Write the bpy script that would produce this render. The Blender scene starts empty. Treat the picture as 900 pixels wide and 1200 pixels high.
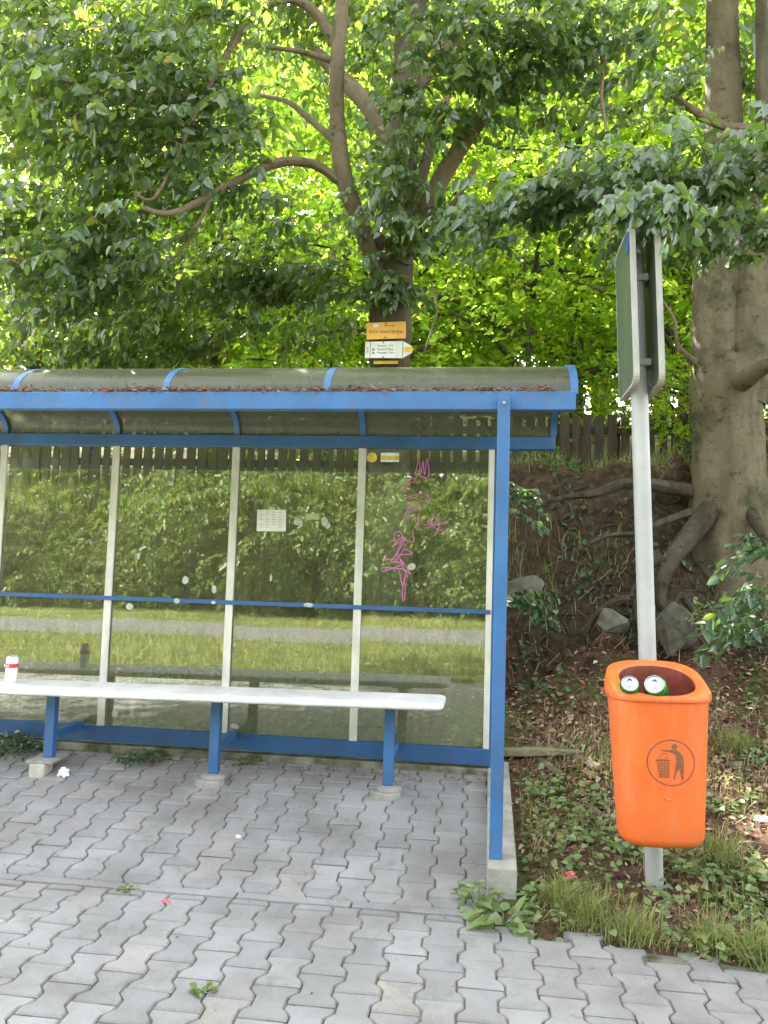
import bpy, bmesh, math, random
import numpy as np
from mathutils import Vector, Matrix, noise
random.seed(7); rng = np.random.default_rng(11)
C = bpy.context.scene.collection
R = math.radians
# ------------------------------------------------------------------ camera model (yaw, pitch, roll, height)
YAW, PITCH, ROLL, EYE = R(7.7), R(4.5), R(1.77), 1.4
fw = np.array([-math.sin(YAW)*math.cos(PITCH), math.cos(YAW)*math.cos(PITCH), math.sin(PITCH)])
rt0 = np.array([math.cos(YAW), math.sin(YAW), 0.0]); up0 = np.cross(rt0, fw)
rt = rt0*math.cos(ROLL)+up0*math.sin(ROLL); up = -rt0*math.sin(ROLL)+up0*math.cos(ROLL)
def at(x, y, Y):                      # survey point on the vertical plane at depth Y
    d = rt*(x-450)/900+up*(600-y)/900+fw
    return np.array([0, 0, EYE])+d*Y/d[1]
def atz(x, y, Z):
    d = rt*(x-450)/900+up*(600-y)/900+fw
    return np.array([0, 0, EYE])+d*(Z-EYE)/d[2]

# ------------------------------------------------------------------ materials
M = {}
def mat(name):
    m = bpy.data.materials.new(name); m.use_nodes = True
    nt = m.node_tree; nt.nodes.clear()
    out = nt.nodes.new('ShaderNodeOutputMaterial'); M[name] = m
    return m, nt, out
def N(nt, t, **k):
    n = nt.nodes.new(t)
    for a, b in k.items():
        if a.startswith('_'): setattr(n, a[1:], b)
        else:
            key = int(a[1:]) if a[0] == 'i' and a[1:].isdigit() else a.replace('__', ' ')
            n.inputs[key].default_value = b
    return n
def L(nt, a, b): nt.links.new(a, b)
def ramp(nt, fac, stops, interp='LINEAR'):
    r = nt.nodes.new('ShaderNodeValToRGB'); r.color_ramp.interpolation = interp
    el = r.color_ramp.elements
    while len(el) > 1: el.remove(el[-1])
    el[0].position = stops[0][0]; el[0].color = (*stops[0][1], 1)
    for p, c in stops[1:]:
        e = el.new(p); e.color = (*c, 1)
    L(nt, fac, r.inputs[0]); return r.outputs[0]
def coords(nt, scale=(1, 1, 1)):
    g = nt.nodes.new('ShaderNodeTexCoord'); m = nt.nodes.new('ShaderNodeMapping')
    m.inputs['Scale'].default_value = scale; L(nt, g.outputs['Object'], m.inputs[0]); return m.outputs[0]
def noi(nt, vec, s, d=4, r=.55, dist=0):
    n = N(nt, 'ShaderNodeTexNoise', Scale=s, Detail=d, Roughness=r, Distortion=dist); L(nt, vec, n.inputs['Vector']); return n.outputs['Fac']
def mixc(nt, f, a, b, mode='MIX'):
    m = nt.nodes.new('ShaderNodeMix'); m.data_type = 'RGBA'; m.blend_type = mode
    for sock, v in ((m.inputs[0], f), (m.inputs[6], a), (m.inputs[7], b)):
        if hasattr(v, 'links'): L(nt, v, sock)
        elif isinstance(v, (int, float)): sock.default_value = v
        else: sock.default_value = (*v, 1)
    return m.outputs[2]
def bump(nt, h, s, d, bs):
    b = N(nt, 'ShaderNodeBump', Strength=s, Distance=d); L(nt, h, b.inputs['Height']); L(nt, b.outputs[0], bs.inputs['Normal']); return b
def simple(name, stops, scale, rough=.8, sc=(1, 1, 1), bs=.3, bd=.01, metal=0, bscale=None, spec=.5, detail=5):
    m, nt, out = mat(name); v = coords(nt, sc)
    n = noi(nt, v, scale, detail, .6)
    p = N(nt, 'ShaderNodeBsdfPrincipled', Roughness=rough, Metallic=metal); p.inputs['Specular IOR Level'].default_value = spec
    L(nt, ramp(nt, n, stops), p.inputs['Base Color'])
    bump(nt, noi(nt, v, bscale or scale*3, 5), bs, bd, p); L(nt, p.outputs[0], out.inputs[0]); return m
def painted(name, base, chip, amt=.63, rough=.42, dirt=(.09, .08, .05)):
    m, nt, out = mat(name); v = coords(nt)
    p = N(nt, 'ShaderNodeBsdfPrincipled')
    big = ramp(nt, noi(nt, v, 3, 4), [(.3, tuple(c*.8 for c in base)), (.7, tuple(min(1, c*1.18) for c in base))])
    ch = ramp(nt, noi(nt, v, 34, 8, .75), [(amt, (0, 0, 0)), (amt+.03, (1, 1, 1))])
    gr = ramp(nt, noi(nt, coords(nt, (1, 1, .25)), 14, 6, .7), [(.45, (0, 0, 0)), (.8, (.55, .55, .55))])
    c = mixc(nt, gr, big, dirt); c = mixc(nt, ch, c, chip)
    L(nt, c, p.inputs['Base Color'])
    L(nt, ramp(nt, gr, [(0, (rough,)*3), (1, (.8,)*3)]), p.inputs['Roughness'])
    bump(nt, noi(nt, v, 40, 4), .15, .003, p); L(nt, p.outputs[0], out.inputs[0]); return m
painted('blue', (.036, .135, .33), (.20, .10, .06), .615)
painted('blue_dark', (.026, .11, .30), (.05, .035, .03), .68)
painted('white_strip', (.68, .67, .60), (.30, .32, .24), .70, .6, (.30, .31, .20))
painted('bench_white', (.80, .80, .78), (.45, .43, .38), .66, .42, (.45, .44, .40))
painted('pole_grey', (.38, .385, .38), (.20, .18, .15), .64, .45, (.30, .29, .25))
painted('sign_rim', (.36, .35, .32), (.3, .3, .27), .7, .5)
painted('sign_back', (.075, .10, .06), (.2, .2, .15), .7, .35, (.06, .09, .04))
painted('trail_yellow', (.80, .42, .05), (.4, .25, .08), .76, .5, (.5, .3, .08))
painted('trail_white', (.78, .77, .72), (.5, .45, .35), .76, .5, (.5, .5, .42))
painted('arrow_yellow', (.80, .55, .03), (.5, .4, .1), .76, .5)
simple('paper', [(.3, (.70, .70, .67)), (.7, (.82, .82, .80))], 5, .8)
simple('tissue', [(.3, (.85, .85, .85)), (.7, (.9, .9, .9))], 20, .9)
simple('ink', [(.3, (.04, .04, .04)), (.7, (.07, .07, .07))], 5, .7)
simple('faint_ink', [(.3, (.38, .38, .38)), (.7, (.45, .45, .45))], 5, .7)
simple('pink_paint', [(.3, (.62, .14, .42)), (.7, (.74, .22, .54))], 30, .6)
simple('residue', [(.35, (.38, .40, .33)), (.65, (.58, .58, .52))], 60, .8)
simple('residue_tan', [(.35, (.40, .42, .25)), (.65, (.5, .5, .33))], 60, .8)
simple('bin_mark', [(.35, (.15, .06, .03)), (.7, (.24, .10, .05))], 90, .6)
simple('concrete', [(.3, (.19, .19, .155)), (.5, (.29, .285, .25)), (.72, (.38, .37, .34))], 9, .9, bs=.5, bd=.006, bscale=60)
simple('concrete_moss', [(.35, (.07, .085, .03)), (.5, (.17, .17, .12)), (.7, (.30, .29, .25))], 9, .95, bs=.7, bd=.01, bscale=40)
simple('block_beige', [(.3, (.40, .37, .30)), (.7, (.55, .52, .45))], 14, .9, bs=.5, bscale=70)
simple('stone', [(.3, (.045, .045, .03)), (.5, (.10, .092, .07)), (.7, (.17, .155, .12))], 8, .9, bs=.8, bd=.02, bscale=20)
simple('dead_wood', [(.3, (.07, .05, .035)), (.55, (.15, .115, .075)), (.75, (.24, .20, .14))], 10, .9, sc=(1, 1, 1), bs=.8, bscale=40)
simple('plank_wood', [(.3, (.12, .12, .06)), (.6, (.24, .21, .12)), (.8, (.33, .29, .18))], 12, .9, bs=.6, bscale=40)
simple('fence_wood', [(.3, (.045, .034, .026)), (.55, (.085, .065, .05)), (.75, (.13, .105, .08))], 8, .9, sc=(6, 6, .6), bs=.6)
simple('asphalt', [(.3, (.10, .098, .094)), (.7, (.16, .155, .145))], 40, .9)
simple('can_green', [(.4, (.01, .22, .03)), (.6, (.02, .32, .05))], 8, .25, metal=.6)
simple('can_metal', [(.4, (.34, .34, .34)), (.6, (.44, .44, .44))], 8, .38, metal=.85)
simple('can_tab', [(.4, (.7, .7, .7)), (.6, (.8, .8, .8))], 8, .3, metal=.7)
simple('can_white', [(.4, (.80, .80, .78)), (.6, (.86, .86, .84))], 8, .3)
simple('can_red', [(.4, (.60, .02, .05)), (.6, (.68, .04, .07))], 8, .35)
simple('gold', [(.4, (.55, .38, .12)), (.6, (.65, .45, .15))], 8, .35, metal=.5)
simple('blue_tape', [(.4, (.01, .08, .40)), (.6, (.02, .12, .5))], 8, .35)
simple('red_scrap', [(.4, (.5, .05, .07)), (.6, (.7, .2, .2))], 60, .6)
simple('bin_inside', [(.35, (.13, .022, .012)), (.7, (.22, .04, .02))], 12, .6)  # grimy orange darkened to maroon, the hollow's shade put into its colour
# orange plastic, sun-faded
m, nt, out = mat('orange'); v = coords(nt)
p = N(nt, 'ShaderNodeBsdfPrincipled', Roughness=.38)
c = ramp(nt, noi(nt, v, 2.5, 5, .6), [(.3, (.68, .115, .016)), (.7, (.80, .160, .030))])
g = ramp(nt, noi(nt, coords(nt, (1, 1, .3)), 22, 7, .72), [(.48, (0, 0, 0)), (.74, (.62, .62, .62))])
L(nt, mixc(nt, g, c, (.55, .20, .09)), p.inputs['Base Color'])
L(nt, ramp(nt, noi(nt, v, 16, 6), [(.3, (.30,)*3), (.75, (.55,)*3)]), p.inputs['Roughness'])
p.inputs['Subsurface Weight'].default_value = 0
bump(nt, noi(nt, v, 5, 4), .25, .01, p); L(nt, p.outputs[0], out.inputs[0])
# pavers
m, nt, out = mat('paver'); v = coords(nt)
p = N(nt, 'ShaderNodeBsdfPrincipled', Roughness=.9)
gi = nt.nodes.new('ShaderNodeNewGeometry')
c1 = ramp(nt, gi.outputs['Random Per Island'], [(0, (.232, .226, .222)), (.5, (.265, .258, .253)), (.85, (.290, .283, .277)), (1, (.285, .265, .245))])
c2 = ramp(nt, noi(nt, v, 260, 3, .7), [(.25, (.74, .74, .74)), (.75, (1.2, 1.2, 1.2))])
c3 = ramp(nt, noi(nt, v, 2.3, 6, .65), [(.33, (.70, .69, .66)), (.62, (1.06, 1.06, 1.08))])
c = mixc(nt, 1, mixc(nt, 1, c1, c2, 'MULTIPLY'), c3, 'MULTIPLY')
st = ramp(nt, noi(nt, v, 5, 8, .76, .6), [(.55, (0, 0, 0)), (.72, (.62, .62, .62))])
L(nt, mixc(nt, st, c, (.12, .115, .095)), p.inputs['Base Color'])
bump(nt, noi(nt, v, 320, 4, .7), .35, .003, p); L(nt, p.outputs[0], out.inputs[0])
simple('joint', [(.35, (.06, .07, .03)), (.47, (.13, .12, .09)), (.65, (.21, .195, .165))], 14, 1, bs=.8, bscale=160, spec=.1)
# bark (smooth beech grey, mossy patches)
def bark(name, a, b, moss, m0=.55, dark=(.03, .025, .018)):
    m, nt, out = mat(name); v = coords(nt, (1, 1, .35))
    p = N(nt, 'ShaderNodeBsdfPrincipled', Roughness=.85); p.inputs['Specular IOR Level'].default_value = .25
    c = ramp(nt, noi(nt, v, 7, 7, .65), [(.3, a), (.7, b)])
    v2 = coords(nt); mo = ramp(nt, noi(nt, v2, 2.6, 7, .7), [(m0, (0, 0, 0)), (m0+.14, (1, 1, 1))])
    c = mixc(nt, mo, c, moss)
    sp = ramp(nt, noi(nt, coords(nt, (1, 1, 1.6)), 9, 8, .8), [(.56, (0, 0, 0)), (.64, (.85, .85, .85))])
    L(nt, mixc(nt, sp, c, dark), p.inputs['Base Color'])
    bump(nt, noi(nt, coords(nt, (1, 1, .5)), 22, 8, .78), .95, .035, p); L(nt, p.outputs[0], out.inputs[0])
bark('bark_beech', (.13, .105, .066), (.26, .21, .14), (.07, .076, .034), .50)
bark('bark_dark', (.085, .07, .046), (.175, .145, .10), (.055, .06, .028))
bark('bark_limb', (.17, .13, .085), (.28, .225, .155), (.13, .12, .06), .62)
bark('bark_root', (.045, .036, .024), (.13, .105, .072), (.03, .033, .016), .48)
# foliage
def leafmat(name, dif, tra, tfac=.45, gl=.10, rough=.35):
    m, nt, out = mat(name)
    gi = nt.nodes.new('ShaderNodeNewGeometry'); r = gi.outputs['Random Per Island']
    def sh(c, k): return tuple(min(1, x*k) for x in c)
    yel = lambda c: (min(1, c[0]*1.9), c[1]*1.15, c[2]*.8)
    dc = ramp(nt, r, [(0, sh(dif, .6)), (.5, dif), (.9, sh(dif, 1.35)), (1, yel(dif))])
    tc = ramp(nt, r, [(0, sh(tra, .65)), (.5, tra), (.9, sh(tra, 1.3)), (1, yel(tra))])
    d = nt.nodes.new('ShaderNodeBsdfDiffuse'); L(nt, dc, d.inputs[0])
    t = nt.nodes.new('ShaderNodeBsdfTranslucent'); L(nt, tc, t.inputs[0])
    mx = N(nt, 'ShaderNodeMixShader', Fac=tfac); L(nt, d.outputs[0], mx.inputs[1]); L(nt, t.outputs[0], mx.inputs[2])
    gm = N(nt, 'ShaderNodeBsdfGlossy', Roughness=rough)
    fr = N(nt, 'ShaderNodeLayerWeight', Blend=.25)
    mm = N(nt, 'ShaderNodeMath', _operation='MULTIPLY'); L(nt, fr.outputs['Facing'], mm.inputs[0]); mm.inputs[1].default_value = gl*3
    ma = N(nt, 'ShaderNodeMath', _operation='ADD'); L(nt, mm.outputs[0], ma.inputs[0]); ma.inputs[1].default_value = gl*.3
    mf = N(nt, 'ShaderNodeMixShader'); L(nt, ma.outputs[0], mf.inputs[0])
    L(nt, mx.outputs[0], mf.inputs[1]); L(nt, gm.outputs[0], mf.inputs[2]); L(nt, mf.outputs[0], out.inputs[0])
leafmat('leaf_near', (.058, .118, .042), (.30, .46, .05), .46, .14)
leafmat('leaf_right', (.056, .118, .050), (.26, .42, .05), .44, .15)
leafmat('leaf_far', (.080, .120, .018), (.50, .73, .06), .66, .03)
leafmat('leaf_far_cool', (.065, .115, .025), (.42, .65, .06), .62, .03)
leafmat('leaf_wood', (.08, .13, .03), (.26, .34, .04), .4, .05)
leafmat('leaf_weed', (.18, .25, .095), (.30, .42, .10), .35, .08)
leafmat('leaf_blue', (.045, .11, .04), (.14, .26, .05), .35, .10)
leafmat('grass_blade', (.22, .25, .085), (.34, .40, .09), .35, .04, .5)
leafmat('grass_dry', (.46, .39, .25), (.25, .2, .1), .2, .03, .6)
m, nt, out = mat('litter')
gi = nt.nodes.new('ShaderNodeNewGeometry'); p = N(nt, 'ShaderNodeBsdfPrincipled', Roughness=.85)
L(nt, ramp(nt, gi.outputs['Random Per Island'], [(0, (.09, .035, .025)), (.35, (.22, .09, .065)), (.7, (.33, .16, .11)), (.9, (.44, .31, .22)), (1, (.55, .46, .34))]), p.inputs['Base Color'])
L(nt, p.outputs[0], out.inputs[0])
# terrain: litter soil, green patches, meadow behind the viewer, raw soil on steep faces
m, nt, out = mat('terrain'); v = coords(nt)
p = N(nt, 'ShaderNodeBsdfPrincipled', Roughness=.95); p.inputs['Specular IOR Level'].default_value = .15
soil = ramp(nt, noi(nt, v, 38, 8, .75), [(.32, (.045, .024, .017)), (.5, (.14, .075, .052)), (.62, (.23, .14, .10)), (.76, (.36, .28, .20))])
grn = ramp(nt, noi(nt, v, 30, 8, .75), [(.3, (.045, .07, .018)), (.6, (.10, .14, .035)), (.8, (.17, .19, .07))])
gp = ramp(nt, noi(nt, v, 2.2, 6, .7), [(.46, (0, 0, 0)), (.60, (.85, .85, .85))])
near = mixc(nt, gp, soil, grn)
sep = nt.nodes.new('ShaderNodeSeparateXYZ'); L(nt, v, sep.inputs[0])
def step(sock, a, b):
    mr = N(nt, 'ShaderNodeMapRange', **{'From Min': a, 'From Max': b} if 0 else {}); mr.inputs[1].default_value = a; mr.inputs[2].default_value = b; mr.clamp = True
    L(nt, sock, mr.inputs[0]); return mr.outputs[0]
meadow = ramp(nt, noi(nt, coords(nt, (1, .5, 1)), 5, 9, .78), [(.3, (.06, .085, .03)), (.5, (.16, .18, .055)), (.66, (.28, .28, .11)), (.8, (.42, .38, .20))])
meadow = mixc(nt, 1, meadow, ramp(nt, noi(nt, coords(nt, (.5, 1, 1)), .9, 6, .7), [(.35, (.45, .5, .42)), (.6, (1.1, 1.1, 1.1))]), 'MULTIPLY')  # broad patches of grass tone and painted-in shade darken the meadow
c = mixc(nt, step(sep.outputs['Y'], -.2, .3), meadow, near)
geo = nt.nodes.new('ShaderNodeNewGeometry'); sn = nt.nodes.new('ShaderNodeSeparateXYZ'); L(nt, geo.outputs['Normal'], sn.inputs[0])
raw = ramp(nt, noi(nt, v, 16, 8, .75), [(.3, (.022, .015, .010)), (.5, (.070, .049, .032)), (.66, (.13, .095, .062)), (.8, (.22, .17, .11))])
c = mixc(nt, step(sn.outputs['Z'], .84, .66), c, raw)
L(nt, c, p.inputs['Base Color']); bump(nt, noi(nt, v, 45, 7, .75), .9, .03, p); L(nt, p.outputs[0], out.inputs[0])
# grimy glass
def glass(name, refl, dirtc, dmin, dmax, tint, rough=.012, wav=.0009, low=False):
    m, nt, out = mat(name); v = coords(nt)
    tr = N(nt, 'ShaderNodeBsdfTransparent'); tr.inputs[0].default_value = (*tint, 1)
    gl = N(nt, 'ShaderNodeBsdfGlossy', Roughness=rough); gl.inputs[0].default_value = (.95, .97, .93, 1)
    b = N(nt, 'ShaderNodeBump', Strength=1, Distance=wav); L(nt, noi(nt, coords(nt, (1, 1, .6)), 1.6, 3, .5), b.inputs['Height']); L(nt, b.outputs[0], gl.inputs['Normal'])
    lw = N(nt, 'ShaderNodeFresnel', IOR=1.5)
    ad = N(nt, 'ShaderNodeMath', _operation='ADD'); L(nt, lw.outputs[0], ad.inputs[0]); ad.inputs[1].default_value = refl; ad.use_clamp = True
    m1 = nt.nodes.new('ShaderNodeMixShader'); L(nt, ad.outputs[0], m1.inputs[0]); L(nt, tr.outputs[0], m1.inputs[1]); L(nt, gl.outputs[0], m1.inputs[2])
    df = N(nt, 'ShaderNodeBsdfDiffuse'); df.inputs[0].default_value = (*dirtc, 1)
    ts = N(nt, 'ShaderNodeBsdfTranslucent'); ts.inputs[0].default_value = (*dirtc, 1)
    md = N(nt, 'ShaderNodeMixShader', Fac=.45); L(nt, df.outputs[0], md.inputs[1]); L(nt, ts.outputs[0], md.inputs[2])
    f1 = noi(nt, coords(nt, (8, 8, .7)), 4, 7, .7); f2 = noi(nt, v, 5, 7, .7)
    mu = N(nt, 'ShaderNodeMath', _operation='MULTIPLY'); L(nt, f1, mu.inputs[0]); L(nt, f2, mu.inputs[1])
    mr = N(nt, 'ShaderNodeMapRange'); L(nt, mu.outputs[0], mr.inputs[0])
    mr.inputs[1].default_value = .16; mr.inputs[2].default_value = .40; mr.inputs[3].default_value = dmin; mr.inputs[4].default_value = dmax
    fo = mr.outputs[0]
    if low:                                   # splashed dirt thickens towards the ground
        sz = nt.nodes.new('ShaderNodeSeparateXYZ'); L(nt, v, sz.inputs[0]); m3 = N(nt, 'ShaderNodeMapRange'); L(nt, sz.outputs['Z'], m3.inputs[0])
        for q_, v_ in enumerate((.0, .60, .38, 0)): m3.inputs[q_+1].default_value = v_ 
        a2 = N(nt, 'ShaderNodeMath', _operation='ADD'); a2.use_clamp = True; L(nt, fo, a2.inputs[0]); L(nt, m3.outputs[0], a2.inputs[1]); fo = a2.outputs[0]
    m2 = nt.nodes.new('ShaderNodeMixShader'); L(nt, fo, m2.inputs[0]); L(nt, m1.outputs[0], m2.inputs[1]); L(nt, md.outputs[0], m2.inputs[2])
    L(nt, m2.outputs[0], out.inputs[0])
glass('pane', .095, (.30, .35, .17), .04, .33, (.93, .95, .90), low=True, rough=.015)
glass('roof_sheet', .04, (.15, .155, .10), .48, .68, (.60, .63, .50), .24)

# ------------------------------------------------------------------ mesh builder
def tag(o, label=None, cat=None, group=None, kind=None):
    if label: o['label'] = label
    if cat: o['category'] = cat
    if group: o['group'] = group
    if kind: o['kind'] = kind
    return o
def empty(name, loc, label, cat, group=None):
    o = bpy.data.objects.new(name, None); C.objects.link(o); o.location = Vector([float(a) for a in loc]); o.empty_display_size = .1
    return tag(o, label, cat, group)
def wloc(o):
    v = Vector((0, 0, 0))
    while o: v += Vector(o.location); o = o.parent
    return v
class MB:
    def __init__(s): s.V = []; s.F = []; s.n = 0
    def add(s, V, F):
        V = np.asarray(V, float); s.V.append(V); s.F.extend([tuple(int(i)+s.n for i in f) for f in F]); s.n += len(V); return s
    def box(s, x0, x1, y0, y1, z0, z1, rot=None, c=None):
        V = np.array([(x, y, z) for x in (x0, x1) for y in (y0, y1) for z in (z0, z1)], float)
        if rot is not None:
            o = np.array(c if c is not None else V.mean(0)); V = (V-o)@np.array(rot.to_3x3()).T+o
        return s.add(V, [(0, 1, 3, 2), (4, 6, 7, 5), (0, 4, 5, 1), (2, 3, 7, 6), (0, 2, 6, 4), (1, 5, 7, 3)])
    def tube(s, pts, rad, n=10, smooth=True, wob=0, caps=True):
        P = np.array(pts, float); r = np.broadcast_to(np.array(rad, float), (len(P),)).copy()
        if smooth and len(P) > 2:
            Q = []; rr = []
            for i in range(len(P)-1):
                p0, p1, p2, p3 = P[max(i-1, 0)], P[i], P[i+1], P[min(i+2, len(P)-1)]
                k = 5
                for j in range(k):
                    t = j/k
                    Q.append(.5*((2*p1)+(-p0+p2)*t+(2*p0-5*p1+4*p2-p3)*t*t+(-p0+3*p1-3*p2+p3)*t**3)); rr.append(r[i]*(1-t)+r[i+1]*t)
            Q.append(P[-1]); rr.append(r[-1]); P = np.array(Q); r = np.array(rr)
        T = np.gradient(P, axis=0); T /= np.linalg.norm(T, axis=1)[:, None]+1e-9
        a = np.array([0, 0, 1.]) if abs(T[0, 2]) < .9 else np.array([1., 0, 0])
        u = np.cross(T[0], a); u /= np.linalg.norm(u); V = []
        ph = random.random()*9
        for i in range(len(P)):
            u = u-T[i]*(u@T[i]); u /= np.linalg.norm(u); w = np.cross(T[i], u)
            for k in range(n):
                an = 2*math.pi*k/n
                q = r[i]*(1+wob*noise.noise(Vector((math.cos(an)*1.3+ph, math.sin(an)*1.3, i*.13+ph)))) if wob else r[i]
                V.append(P[i]+q*(math.cos(an)*u+math.sin(an)*w))
        F = [(i*n+k, i*n+(k+1) % n, (i+1)*n+(k+1) % n, (i+1)*n+k) for i in range(len(P)-1) for k in range(n)]
        if caps: F += [tuple(range(n))[::-1], tuple(range((len(P)-1)*n, len(P)*n))]
        return s.add(V, F)
    def rings(s, rg, cap0=True, cap1=True):
        n = len(rg[0]); V = np.concatenate([np.array(r, float) for r in rg])
        F = [(i*n+k, i*n+(k+1) % n, (i+1)*n+(k+1) % n, (i+1)*n+k) for i in range(len(rg)-1) for k in range(n)]
        if cap0: F.append(tuple(range(n))[::-1])
        if cap1: F.append(tuple(range((len(rg)-1)*n, len(rg)*n)))
        return s.add(V, F)
    def build(s, name, m, parent=None, loc=(0, 0, 0), smooth=False, bevel=0, fast=False):
        V = np.concatenate(s.V) if s.V else np.zeros((0, 3))
        o0 = np.array(wloc(parent)) if parent is not None else np.array([float(a) for a in loc])
        V = V-o0
        me = bpy.data.meshes.new(name); me.from_pydata(V.tolist(), [], s.F); me.update()
        ms = m if isinstance(m, (list, tuple)) else [m]
        for q in ms: me.materials.append(M[q])
        if not fast:
            bm = bmesh.new(); bm.from_mesh(me); bmesh.ops.recalc_face_normals(bm, faces=bm.faces)
            if bevel: bmesh.ops.bevel(bm, geom=[e for e in bm.edges if len(e.link_faces) == 2 and e.calc_face_angle(0) > .5], offset=bevel, segments=2, profile=.5, affect='EDGES')
            bm.to_mesh(me); bm.free()
        if smooth:
            me.polygons.foreach_set('use_smooth', [True]*len(me.polygons))
            try: me.set_sharp_from_angle(angle=R(42))
            except Exception: pass
        o = bpy.data.objects.new(name, me); C.objects.link(o)
        if parent is not None: o.parent = parent
        else: o.location = Vector(o0)
        return o
def npmesh(name, V, F, m, parent=None, loc=(0, 0, 0), smooth=False):   # F: (n,4) int array
    me = bpy.data.meshes.new(name); o0 = np.array(wloc(parent)) if parent is not None else np.array(loc, float)
    V = (V-o0).astype(np.float32); nf, k = F.shape
    me.vertices.add(len(V)); me.vertices.foreach_set('co', V.ravel())
    me.loops.add(nf*k); me.loops.foreach_set('vertex_index', F.ravel().astype(np.int32))
    me.polygons.add(nf); me.polygons.foreach_set('loop_start', (np.arange(nf)*k).astype(np.int32)); me.polygons.foreach_set('loop_total', np.full(nf, k, np.int32))
    if smooth: me.polygons.foreach_set('use_smooth', [True]*nf)
    me.update(calc_edges=True); me.materials.append(M[m])
    o = bpy.data.objects.new(name, me); C.objects.link(o)
    if parent is not None: o.parent = parent
    else: o.location = Vector(o0)
    return o
def nrm(a): return a/(np.linalg.norm(a, axis=-1, keepdims=True)+1e-9)
def leafgeo(P, D, Nn, Ln, W, fold=.25, curl=.15):
    D = nrm(D); Nn = nrm(Nn-D*(Nn*D).sum(1)[:, None]); S = np.cross(D, Nn); Ln = np.broadcast_to(Ln, len(P))[:, None]; W = np.broadcast_to(W, len(P))[:, None]
    dn = -Nn*Ln*curl
    v = [P, P+D*Ln*.30+S*W*.5+Nn*W*fold, P+D*Ln*.68+S*W*.40+Nn*W*fold*.8+dn*.4, P+D*Ln+dn, P+D*Ln*.68-S*W*.40+Nn*W*fold*.8+dn*.4, P+D*Ln*.30-S*W*.5+Nn*W*fold]
    V = np.stack(v, 1).reshape(-1, 3); b = (np.arange(len(P))*6)[:, None]
    F = np.concatenate([b+np.array([[0, 1, 2, 3]]), b+np.array([[0, 3, 4, 5]])], 0)
    return V, F
def sprays(S, D, Lt, K, leaf, droop=.5, hang=.5):
    """twigs starting at S, heading D, length Lt, K leaves each; returns leaf verts/faces and stem verts/faces"""
    n = len(S); D = nrm(D); t = np.linspace(.08, 1, K)[None, :, None]
    Lt = np.broadcast_to(Lt, n)[:, None, None]
    dz = np.array([0, 0, -1.])
    P = S[:, None]+D[:, None]*t*Lt+dz*(t**2)*Lt*droop
    T = nrm(D[:, None]+dz*2*t*droop)
    side = nrm(np.cross(T, np.array([0, 0, 1.])+rng.normal(0, .25, (n, 1, 3))))
    sg = np.where(np.arange(K) % 2 == 0, 1, -1)[None, :, None]
    ax = side*sg*.8+T*.55+dz*hang+rng.normal(0, .28, P.shape)
    nm = np.array([0, -.25, 1.])*(1-hang*.6)+rng.normal(0, .55, P.shape)+np.array([0, -.5, 0])*hang
    ln = leaf*rng.uniform(.42, 1.32, (n, K))*(1-.25*np.linspace(0, 1, K))*1.1
    V, F = leafgeo(P.reshape(-1, 3), ax.reshape(-1, 3), nm.reshape(-1, 3), ln.ravel(), ln.ravel()*.58)
    # stems: triangular prisms along four samples
    ts = np.linspace(0, 1, 4)[None, :, None]; Q = S[:, None]+D[:, None]*ts*Lt+dz*(ts**2)*Lt*droop
    r = (.0035*(1-ts*.7))*(leaf/.08); w = nrm(np.cross(D, [0, 0, 1.]))[:, None]; u = np.cross(w, D[:, None])
    rings = np.stack([Q+r*(math.cos(a)*w+math.sin(a)*u) for a in (0, 2.1, 4.2)], 2)   # n,4,3,3
    b = (np.arange(n)*12)[:, None, None]; fs = []
    for i in range(3):
        for k in range(3):
            fs.append([i*3+k, i*3+(k+1) % 3, (i+1)*3+(k+1) % 3, (i+1)*3+k])
    SF = (b+np.array(fs)[None]).reshape(-1, 4)
    return V, F, rings.reshape(-1, 3), SF
def cat2(l):
    V = []; F = []; n = 0
    for v, f in l: V.append(v); F.append(f+n); n += len(v)
    return np.concatenate(V), np.concatenate(F)
def ball(n, c, r, shell=0.0):
    d = nrm(rng.normal(0, 1, (n, 3))); q = rng.uniform(shell**3, 1, n)**(1/3)
    return np.array(c)+d*q[:, None]*np.array(r)

# ------------------------------------------------------------------ terrain
SL = .15
def sm(a, b, x):
    t = np.clip((x-a)/(b-a), 0, 1); return t*t*(3-2*t)
def nz(x, y, s, k=0): return noise.noise(Vector((x*s+k, y*s-k, k*1.7)))
def base_h(x, y):
    if y < 3.36: z = 0
    elif y < 4.8: z = SL*(y-3.36)+.07*sm(.15, .7, x)*(y-3.36)
    else: z = .216+.07*1.44*sm(.15, .7, x)+(.30+.04*sm(0, 2, x))*(y-4.8)
    toe = 5.75+.45*sm(-.6, .9, x)+.18*nz(x, 0, 1.1, 3)-.45*sm(2.2, 3.2, x); z6 = .216+.10*sm(.15, .7, x)+.32*(toe-4.8)
    if y > toe:
        top = 2.42+.12*nz(x, 0, .9, 8)-.50*(1-sm(-.7, .5, x))
        t = sm(toe, toe+1.05+.2*nz(x, 1, .8, 5), y); z = z6*(1-t)+top*t+(.06*(y-toe-1) if y > toe+1 else 0)+(.16*(y-9) if y > 9 else 0)
    return z
def cover_w(x, y): return sm(.16, .35, x)*sm(3.15, 3.4, y)
def pave_region(x, y): return (y < 3.36 and y > -.45 and x < 4.2 and y < 3.27-.02*x-.16*sm(.1, 1.0, x)) or (x < .04 and y < 4.9 and y > -.45)
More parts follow.
